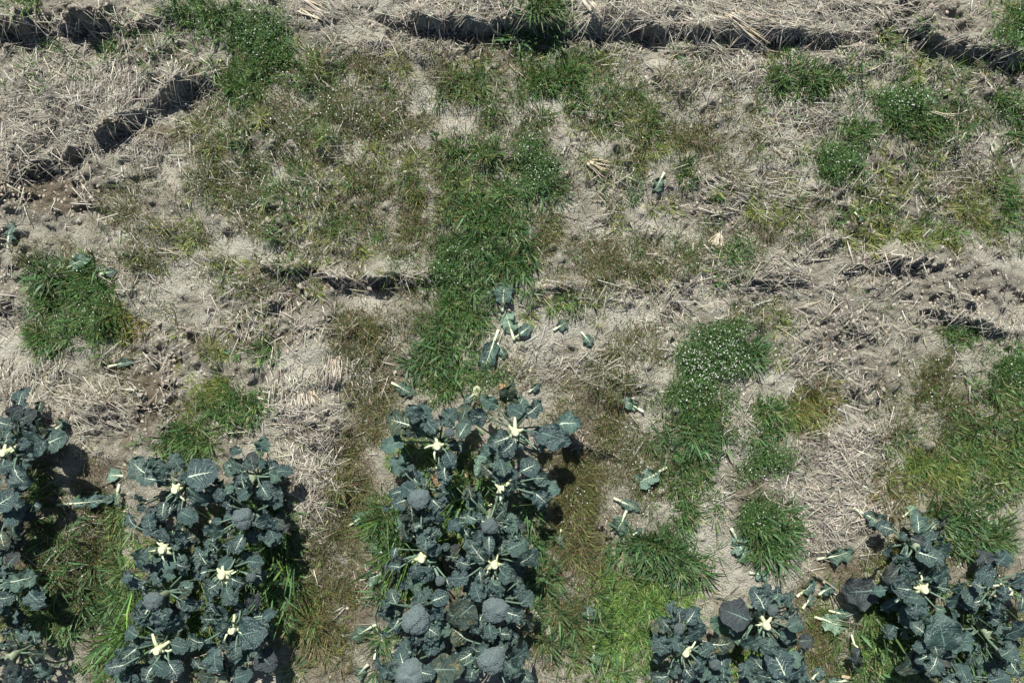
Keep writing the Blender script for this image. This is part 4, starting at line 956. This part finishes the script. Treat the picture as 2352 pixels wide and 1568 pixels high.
# sparse ground cover that reads as one mass
cover, coverfl = Veg(), Veg()
COVER = [('P', 560, 445, 105, 75, 90), ('P', 730, 220, 120, 70, 80), ('P', 770, 320, 110, 100, 80), ('O', 920, 505, 120, 85, 120), ('O', 870, 400, 110, 80, 50), ('P', 560, 330, 90, 70, 44),
         ('O', 850, 180, 80, 60, 44), ('P', 920, 270, 80, 70, 36), ('Y', 870, 420, 120, 90, 16), ('Y', 960, 350, 120, 150, 16), ('G', 1080, 330, 70, 60, 26), ('O', 1060, 300, 120, 130, 44),
         ('P', 1180, 300, 110, 60, 40), ('O', 1480, 300, 130, 130, 80), ('G', 1480, 240, 120, 90, 24), ('Y', 1420, 320, 120, 120, 20), ('O', 1640, 340, 70, 60, 40), ('P', 1480, 200, 100, 60, 30),
         ('O', 1360, 600, 110, 50, 60), ('P', 1450, 630, 100, 30, 40), ('O', 1560, 600, 70, 50, 30), ('P', 1420, 820, 65, 90, 60), ('O', 1380, 960, 65, 80, 70), ('O', 1400, 1060, 80, 60, 44),
         ('O', 1300, 1080, 60, 70, 40), ('P', 1480, 1040, 70, 60, 34), ('P', 1490, 1120, 80, 60, 36), ('G', 1590, 1150, 60, 50, 30), ('O', 1500, 760, 60, 60, 20), ('P', 1740, 740, 60, 50, 30), ('Y', 1780, 760, 60, 50, 8),
         ('O', 830, 1010, 45, 100, 70), ('O', 900, 930, 60, 50, 40), ('O', 940, 720, 70, 50, 40), ('H', 790, 1090, 40, 70, 20), ('O', 740, 1300, 60, 190, 130), ('H', 700, 1450, 60, 100, 40), ('L', 720, 1420, 50, 120, 20),
         ('O', 1300, 1440, 75, 120, 130), ('B', 1300, 1450, 70, 110, 14), ('O', 1340, 1340, 50, 60, 30), ('O', 2180, 960, 150, 90, 150), ('P', 2150, 900, 110, 70, 60), ('G', 2230, 1000, 130, 90, 70), ('P', 2160, 1190, 110, 70, 50), ('L', 2210, 1110, 120, 60, 40),
         ('O', 2050, 1270, 60, 60, 50), ('Y', 2000, 530, 60, 40, 18), ('Y', 2130, 540, 70, 30, 20), ('Y', 2040, 440, 50, 50, 14), ('Y', 2250, 480, 50, 60, 22), ('G', 2330, 480, 35, 60, 26), ('G', 2310, 270, 45, 50, 26),
         ('O', 2260, 520, 60, 60, 24), ('O', 320, 470, 70, 70, 44), ('P', 330, 600, 45, 80, 36), ('Y', 420, 560, 80, 40, 12), ('O', 480, 330, 80, 60, 26), ('G', 560, 260, 45, 70, 24), ('G', 270, 110, 70, 30, 16),
         ('G', 120, 160, 120, 60, 14), ('P', 600, 660, 70, 40, 26), ('O', 640, 560, 140, 60, 24), ('Y', 620, 600, 200, 80, 12), ('O', 480, 780, 110, 120, 26), ('Y', 480, 790, 110, 80, 12), ('G', 640, 810, 50, 20, 10), ('P', 140, 590, 70, 30, 30),
         ('O', 250, 870, 90, 50, 26), ('O', 230, 1250, 40, 200, 120), ('P', 210, 1350, 50, 120, 40), ('O', 800, 1180, 40, 200, 70), ('Y', 1260, 710, 110, 40, 7), ('G', 1290, 700, 60, 25, 9), ('Y', 1360, 720, 60, 50, 6), ('O', 1880, 1380, 80, 70, 36), ('L', 1900, 1400, 50, 50, 14), ('O', 1900, 1500, 50, 60, 30),
         ('P', 1640, 560, 70, 40, 26), ('G', 1650, 600, 90, 40, 16), ('G', 2070, 110, 60, 30, 8), ('Y', 2030, 90, 30, 14, 6), ('G', 430, 20, 80, 25, 18), ('G', 60, 20, 50, 20, 8), ('G', 500, 40, 60, 40, 24), ('P', 640, 250, 60, 60, 20),
         ('L', 450, 1430, 60, 60, 20), ('L', 560, 1380, 50, 60, 12), ('G', 1990, 1530, 60, 50, 20), ('G', 2240, 1450, 60, 90, 20), ('L', 1700, 1480, 60, 50, 14), ('O', 1160, 880, 60, 40, 24), ('F', 1130, 870, 50, 30, 16), ('O', 1290, 920, 40, 60, 20)]
COVER += [('L', 2200, 1480, 130, 90, 60), ('L', 1690, 1510, 150, 60, 40), ('L', 450, 1350, 140, 190, 70), ('G', 1010, 1250, 150, 220, 70), ('L', 1430, 1480, 90, 80, 60), ('G', 2280, 1150, 90, 60, 40), ('O', 1080, 180, 120, 70, 40), ('G', 1280, 200, 110, 60, 34), ('O', 1250, 520, 80, 100, 40), ('G', 2080, 180, 140, 60, 24), ('O', 2180, 400, 140, 90, 50), ('B', 660, 1400, 30, 150, 22), ('G', 265, 1250, 30, 160, 26), ('B', 880, 1400, 25, 150, 16), ('B', 1240, 1350, 25, 180, 22), ('G', 1495, 1480, 25, 90, 24), ('B', 2050, 1400, 25, 120, 18), ('O', 1880, 1440, 40, 110, 40), ('G', 100, 1120, 40, 90, 26)]
for k, u, v, ru, rv, n in COVER: grow_patch(cover, coverfl, k, u, v, ru * 1.15, rv * 1.15, int(n * 1.4))
# thin scatter over the whole field, and the same outside the frame
n = 2600; cx = RNG.uniform(-3.7, 3.7, n); cy = RNG.uniform(-2.7, 2.7, n)
keep = fbm(cx, cy, 0.5, 95, 3) > -0.05; cx, cy = cx[keep], cy[keep]
tuft_blades(cover, cx, cy, 9, .02, .07, .0030, .4, 1.5, OLIVE + GRASS + YELLOW[:2], .012)
keep = (np.abs(cx) > 3.0) | (np.abs(cy) > 2.0)
tuft_forb(cover, cx[keep], cy[keep], 20, .05, .05, OLIVE + FORB)
for k, n in (('G', 80), ('Y', 90), ('O', 240), ('F', 40), ('P', 60)):
    for q in range(n):
        u, v = (RNG.uniform(430, 1760), RNG.uniform(120, 640)) if RNG.random() < .68 else (RNG.uniform(1720, 2360), RNG.uniform(130, 580))
        grow_patch(cover, coverfl, k, u, v, 20, 17, int(RNG.integers(1, 5)))
n = 60; tuft_blades(cover, RNG.uniform(-3, 3, n), RNG.uniform(-.8, 2, n), 14, .03, .08, .0028, .7, 1.5, RED, .01, .1)
o = link('ground_weeds', cover.mesh('ground_weeds'), M_weed); tag(o, 'thin low weeds and grass scattered over the soil', 'weeds', kind='stuff')
o = link('scattered_blossoms', coverfl.mesh('scattered_blossoms'), M_petal); tag(o, 'tiny white blossoms scattered among the low weeds', 'flowers', kind='stuff')
tri_total += cover.tris() + coverfl.tris()

# ------------------------------------------------------------------ straw litter
STRAWC = [(0.33, 0.308, 0.26), (0.42, 0.398, 0.338), (0.23, 0.215, 0.184), (0.14, 0.13, 0.113), (0.50, 0.475, 0.405), (0.36, 0.325, 0.25), (0.26, 0.24, 0.206)]
STRAW = [  # u, v, ru, rv, pieces, main direction in degrees (image) or None
    (200, 200, 260, 110, 1900, None), (120, 270, 190, 80, 1300, 170), (300, 230, 170, 70, 900, 110), (330, 320, 180, 60, 350, None), (60, 120, 140, 60, 380, None), (60, 340, 120, 60, 500, None),
    (60, 830, 80, 110, 900, 100), (190, 920, 150, 70, 700, 30), (120, 990, 120, 70, 400, None), (720, 890, 80, 70, 550, 100), (720, 1050, 75, 140, 1700, None), (690, 1250, 50, 120, 220, None), (620, 960, 80, 40, 350, 20),
    (600, 740, 150, 60, 380, None), (1100, 25, 200, 40, 900, None), (1500, 30, 160, 60, 1100, None), (1750, 50, 170, 60, 2100, 20), (1900, 60, 200, 60, 900, 20), (1700, 160, 160, 70, 1300, None), (1600, 110, 180, 40, 550, 10), (2100, 150, 180, 50, 600, None),
    (1850, 300, 150, 110, 1100, None), (2050, 400, 200, 90, 800, None), (2150, 440, 150, 80, 380, None), (1750, 450, 180, 60, 700, 15), (1930, 600, 180, 100, 560, None), (1700, 620, 150, 60, 600, 10), (1920, 780, 110, 140, 360, None),
    (1850, 850, 110, 80, 300, None), (1900, 1080, 95, 130, 1500, None), (1930, 1190, 120, 60, 900, None), (1880, 1250, 60, 60, 250, None), (2150, 720, 180, 60, 300, None), (2280, 1120, 80, 60, 300, None),
    (1000, 110, 200, 30, 450, None), (900, 250, 260, 120, 650, None), (1300, 300, 250, 130, 800, None), (1350, 480, 220, 90, 450, None), (700, 500, 230, 110, 500, None), (450, 450, 200, 120, 500, 60), (500, 640, 200, 80, 320, None),
    (1300, 850, 140, 40, 260, 160), (1500, 720, 220, 60, 300, None), (1250, 780, 120, 60, 150, None), (850, 860, 90, 80, 220, None), (870, 1340, 60, 150, 220, None), (1700, 960, 60, 100, 200, None), (1650, 1100, 100, 60, 160, None),
    (2200, 330, 150, 70, 400, None), (280, 1000, 80, 120, 110, None), (200, 1200, 60, 80, 80, None), (1960, 900, 80, 110, 260, None), (400, 780, 160, 110, 220, None), (2000, 40, 350, 50, 700, None), (700, 40, 90, 30, 300, 30)]
litter = Veg()
def lay_straw(X, Y, ang, L, r, col, lift):
    dx = np.cos(ang) * L / 2; dy = np.sin(ang) * L / 2
    ax, ay, bx, by = X - dx, Y - dy, X + dx, Y + dy
    za = np.maximum(gz(ax, ay), gz(X, Y) * .6 + gz(ax, ay) * .4); zb = np.maximum(gz(bx, by), gz(X, Y) * .6 + gz(bx, by) * .4)
    n = len(X); l2 = lift * RNG.random(n) ** 2
    A = np.stack([ax, ay, za + l2 + RNG.random(n) * lift], 1); B = np.stack([bx, by, zb + l2 + RNG.random(n) * lift * .4], 1)
    litter.prisms(A, B, r, col)
for u, v, ru, rv, n, dr in STRAW:
    n = int(n * (0.32 if ru * rv > 17000 and n < 900 else 0.72)); X, Y = centres(u, v, ru, rv, n, 0.6)
    ang = RNG.uniform(0, 3.14, n) if dr is None else np.where(RNG.random(n) < .7, R(-dr) + RNG.normal(0, .35, n), RNG.uniform(0, 3.14, n))
    L = 0.025 + 0.115 * RNG.random(n) ** 2.0
    lay_straw(X, Y, ang, L, RNG.uniform(.0006, .0024, n), pal(n, STRAWC, .3), .018)
n = 6000; X = RNG.uniform(-3.75, 3.75, n); Y = RNG.uniform(-2.7, 2.7, n)
keep = (Y > -0.9) | (RNG.random(n) < .35); X, Y = X[keep], Y[keep]; n = len(X)
lay_straw(X, Y, RNG.uniform(0, 3.14, n), .02 + .07 * RNG.random(n) ** 2, RNG.uniform(.0010, .0026, n), pal(n, STRAWC, .2), .014)
for pts, decay, groove in LEDGES:                      # straw hanging over the broken edges
    for (u0, v0, h0), (u1, v1, h1) in zip(pts[:-1], pts[1:]):
        n = int(math.hypot(u1 - u0, v1 - v0) * (h0 + h1) * 1.35) + 1; t = RNG.random(n)
        k = CAM_H / FPX; x0, y0 = at(u0, v0); x1, y1 = at(u1, v1)
        a = math.atan2(y1 - y0, x1 - x0) + RNG.uniform(-.7, 3.8, n)
        lay_straw(x0 + (x1 - x0) * t + RNG.normal(0, .02, n), y0 + (y1 - y0) * t + RNG.normal(.005, .025, n), a, RNG.uniform(.05, .15, n), RNG.uniform(.0010, .0028, n), pal(n, STRAWC, .2), .02)
o = link('straw_litter', litter.mesh('straw_litter'), M_straw); tag(o, 'thick litter of broken dry straw strewn over the soil', 'straw', kind='stuff')
tri_total += litter.tris()

SPOTS = [(200, 190, 'on the straw-covered bank at upper left'), (120, 440, 'on the crumbly soil by the upper left edge'), (60, 640, 'on lumpy soil by the left edge'), (100, 880, 'below the grass clump at left'),
         (330, 900, 'in the rutted soil left of centre'), (720, 900, 'on the pale mound left of the middle bed'), (720, 1080, 'in the straw between second and middle bed'), (600, 740, 'around the damp hollow left of centre'),
         (520, 500, 'among the olive weeds left of the tall grass'), (800, 260, 'among the flowering olive weeds at upper centre'), (1050, 60, 'along the left half of the dark top ledge'), (1450, 60, 'along the dark top ledge right of centre'),
         (1760, 60, 'on the straw heap at the top right'), (2080, 90, 'beside the ledge at the top right'), (2230, 200, 'on the crumbly slope near the upper right edge'), (1700, 170, 'in the straw below the top straw heap'), (1400, 350, 'on the weedy soil right of the tall grass'),
         (1850, 340, 'left of the upper right flowering clumps'), (2100, 430, 'below the upper right flowering clumps'), (1700, 560, 'on the soil above the right half of the middle ledge'), (1950, 620, 'near the dark pit at right'), (2220, 650, 'above the soil slab at the right edge'),
         (1400, 740, 'on bare soil below the middle ledge'), (1930, 800, 'on the strewn slope right of the blossom-covered clump'), (1900, 1090, 'in the straw right of the spiky tussock'), (1950, 1210, 'below the straw right of the spiky tussock'),
         (1650, 1080, 'left of the spiky tussock'), (2260, 1130, 'in the grass near the right edge'), (870, 1340, 'along the left side of the middle bed'), (220, 1150, 'in the furrow left of the second bed')]
def whereabouts(x, y):
    u, v = x * FPX / CAM_H + 1176, 784 - y * FPX / CAM_H
    return min(SPOTS, key=lambda q: (q[0] - u) ** 2 + (q[1] - v) ** 2)[2]
# the longest straws, one object each
def straw_mesh(seed):
    rg = np.random.default_rng(seed); b1 = rg.uniform(-.06, .06); b2 = rg.uniform(-.04, .04)
    t = np.linspace(-.5, .5, 5)
    return tube_mesh('straw', np.stack([t, b1 * np.cos(t * 3.0) + b2 * np.sin(t * 6), np.zeros(5)], 1), np.array([.9, 1, 1.1, 1, .7]) * .024, 5)
SM = []
for i in range(5):
    for c in ((0.36, 0.32, 0.26), (0.52, 0.47, 0.385), (0.46, 0.39, 0.27)):
        me = straw_mesh(i); 
        me.materials.append(flat_mat('straw_tone', tuple(a * .85 for a in c), tuple(min(a * 1.12, .8) for a in c), 8, .7)); SM.append(me)
spots = []
for u, v, ru, rv, n, dr in STRAW:
    k = max(2, int(n / 115)); X, Y = centres(u, v, ru, rv, k, .6)
    spots += [(float(a), float(b), dr) for a, b in zip(X, Y)]
rnd.shuffle(spots)
for x, y, dr in [s for s in spots if abs(s[0]) < 2.95 and abs(s[1]) < 1.95][:290]:
    a = rnd.uniform(0, 3.14) if dr is None or rnd.random() < .35 else R(-dr) + rnd.gauss(0, .4)
    L = rnd.uniform(.09, .19); dx, dy = math.cos(a) * L / 2, math.sin(a) * L / 2
    zs = [float(gz(x + dx * t, y + dy * t)) for t in (-1, -.5, 0, .5, 1)]
    sl = (zs[4] - zs[0]) / L; off = max(zs[i] - (zs[0] + (zs[4] - zs[0]) * i / 4) for i in range(5))
    th = rnd.uniform(.08, .13)
    o = link('straw_stalk', rnd.choice(SM), None, None, (x, y, (zs[0] + zs[4]) / 2 + off * .8 + .003), (rnd.uniform(0, .3), -math.atan(sl), a), (L, .12, .11))
    tag(o, 'long loose dry straw stalk ' + whereabouts(x, y), 'straw', 'long loose straw stalks')

# bundles of parallel stubble
def bundle(u, v, ang, L, n, width, label, fan=0.0, mat=None):
    x, y, z = on_ground(u, v, .01)
    e = link('straw_bundle', None, loc=(x, y, float(gz(x, y)))); tag(e, label, 'straw bundle', 'bundles of parallel stubble')
    for k in range(n):
        q = (k + .5) / n - .5; a = R(-ang) + q * fan + rnd.uniform(-.05, .05)
        ox, oy = -math.sin(R(-ang)) * q * width, math.cos(R(-ang)) * q * width
        l = L * rnd.uniform(.75, 1.1); h = [float(gz(x + ox + math.cos(a) * l * t, y + oy + math.sin(a) * l * t)) for t in (-.5, 0, .5)]
        me = rnd.choice(SM)
        sl = math.atan((h[2] - h[0]) / l)
        link('stalk', me, None, e, (ox, oy, max((h[0] + h[2]) / 2, h[1]) + .006 + rnd.uniform(0, .012) - e.location.z), (0, -sl, a), (l, .17, .2))
bundle(720, 26, 28, .16, 16, .09, 'bundle of parallel grey stubble beside the top left grass clump')
bundle(770, 850, 92, .16, 15, .07, 'upright bundle of pale stubble left of the olive weed cushion')
bundle(700, 918, 75, .11, 18, .16, 'fan of short parallel stubble below the pale soil mound', .5)
bundle(1370, 32, 55, .13, 7, .035, 'flattened reed bundle lying above the dark top ledge')
bundle(2160, 272, 20, .15, 7, .07, 'loose stubble sheaf right of the upper right flowering clump', .6)
bundle(1375, 385, 25, .15, 9, .08, 'spread stubble sheaf on bare soil below upper centre', .7)
bundle(1648, 552, 110, .10, 14, .06, 'pale dried grass tuft lying on upper centre-right soil', .9)
bundle(1720, 55, 25, .30, 22, .14, 'long heaped straw sheaf overhanging the top ledge', .3)
for u, v, a, L, lb in [(2008, 1138, -38, .11, 'split brown reed piece left of the yellow-green grass'), (1352, 24, 55, .12, 'broad flat grey reed on the top ledge'), (1960, 1555, 8, .14, 'flat tan reed piece at the bottom beside the rotten leaf')]:
    x, y, z = on_ground(u, v); pts = [(t * L, .004 * math.sin(t * 5), 0) for t in np.linspace(-.5, .5, 5)]
    o = link('reed_piece', tube_mesh('reed_piece', pts, [.009, .011, .012, .010, .006], 6, True, .35), M_wood if u > 1900 else M_reed, None, (x, y, float(gz(x, y)) + .012), (0, 0, R(-a))); tag(o, lb, 'reed', 'broad reed pieces')

# ------------------------------------------------------------------ loose clods
def clod_mesh(seed):
    rg = np.random.default_rng(seed)
    import bmesh
    bm = bmesh.new(); bmesh.ops.create_icosphere(bm, subdivisions=2, radius=1.0)
    dirs = rg.normal(0, 1, (15, 3)); dirs /= np.linalg.norm(dirs, axis=1)[:, None]; cut = rg.uniform(.42, .8, 15)
    for v in bm.verts:
        p = np.array(v.co)
        for d, c in zip(dirs, cut):
            t = p @ d
            if t > c: p = p - d * (t - c)
        p = p * (1 + rg.normal(0, .035)); v.co = (p[0], p[1], p[2] * .7)
    me = bpy.data.meshes.new('clod'); bm.to_mesh(me); bm.free(); me.materials.append(M_clod); return me
CL = [clod_mesh(i) for i in range(7)]
big = [(688, 657, .026, 'pale upright clod standing in the hollow of the middle left ledge'), (498, 975, .035, 'smooth pale clod in front of the dark grass tuft above second bed'), (2053, 638, .024, 'squared pale clod right below the dark pit'), (2066, 650, .022, 'flat angular clod below the squared pale clod'),
       (2020, 215, .026, 'flat pale stone-like clod left of the upper right clump'), (2240, 218, .026, 'flat clod on the crumbly slope at the upper right'), (1958, 800, .028, 'lone pale flat clod on the straw-strewn right slope'), (2028, 893, .026, 'flat pale clod left of the olive weeds at right'), (1943, 708, .022, 'grey flat clod above the lone pale flat clod'), (2086, 640, .018, 'small pale clod at the right end of the dark pit')]
for i, (u, v, r, lb) in enumerate(big):
    x, y, z = on_ground(u, v, r * .3)
    o = link('soil_clod', CL[i % 7], None, None, (x, y, float(gz(x, y)) + r * .25), (rnd.uniform(-.3, .3), rnd.uniform(-.3, .3), rnd.uniform(0, 6)), (r * 1.2, r * .9, r * .8)); tag(o, lb, 'clod', 'larger clods one can point at')
spots = []
for u, v, ru, rv in CRUMB:
    X, Y = centres(u, v, ru, rv, 12, .6); spots += list(zip(X.tolist(), Y.tolist()))
for i, (x, y) in enumerate(spots):
    if abs(x) > 2.95 or abs(y) > 1.95: continue
    r = rnd.uniform(.010, .024)
    o = link('soil_clod', CL[i % 7], None, None, (x, y, float(gz(x, y)) + r * .25), (rnd.uniform(-.4, .4), rnd.uniform(-.4, .4), rnd.uniform(0, 6)), (r * rnd.uniform(.9, 1.4), r, r * rnd.uniform(.7, 1)))
    tag(o, 'small loose grey soil clod ' + whereabouts(x, y), 'clod', 'small loose soil clods')
# fine crumbs as one mass
crumbs = Veg(); oct6 = np.array([(1, 0, 0), (-1, 0, 0), (0, 1, 0), (0, -1, 0), (0, 0, .8), (0, 0, -.3)]); tri6 = np.array([(0, 2, 4), (2, 1, 4), (1, 3, 4), (3, 0, 4)])
n = 42000; X = RNG.uniform(-3.7, 3.7, n); Y = RNG.uniform(-2.7, 2.7, n)
w = np.zeros(n)
for q in CRUMB: w = np.maximum(w, blob(X, Y, *q, seed=50))
keep = RNG.random(n) <   .22 + .78 * w; X, Y = X[keep], Y[keep]; n = len(X)
for pts, decay, groove in LEDGES:
    for (u0, v0, h0), (u1, v1, h1) in zip(pts[:-1], pts[1:]):
        k = int(math.hypot(u1 - u0, v1 - v0) * (h0 + h1) * 6) + 1; t = RNG.random(k); x0, y0 = at(u0, v0); x1, y1 = at(u1, v1)
        X = np.append(X, x0 + (x1 - x0) * t + RNG.normal(0, .02, k)); Y = np.append(Y, y0 + (y1 - y0) * t + RNG.normal(-.005, .035, k))
n = len(X)
r = RNG.uniform(.003, .014, n) * RNG.uniform(.4, 1, n); rot = RNG.uniform(0, 6.28, n)
Vv = oct6[None] * r[:, None, None] * RNG.uniform(.6, 1.4, (n, 6, 1)); Vx = Vv[..., 0] * np.cos(rot)[:, None] - Vv[..., 1] * np.sin(rot)[:, None]; Vy = Vv[..., 0] * np.sin(rot)[:, None] + Vv[..., 1] * np.cos(rot)[:, None]
Vv = np.stack([Vx + X[:, None], Vy + Y[:, None], Vv[..., 2] + gz(X, Y)[:, None] + r[:, None] * .2], -1)
crumbs.add(Vv, tri6[None] + (np.arange(n) * 6)[:, None, None], np.repeat(pal(n, [(0.42, .375, .305), (.33, .295, .24), (.26, .23, .19)], .15)[:, None], 6, 1))
o = link('soil_crumbs', crumbs.mesh('soil_crumbs'), attr_mat('soil_crumb', .95, 0, .1)); tag(o, 'fine loose crumbs of dry soil', 'soil', kind='stuff')
print('vegetation and litter triangles', tri_total + crumbs.tris(), 'objects', len(bpy.data.objects))
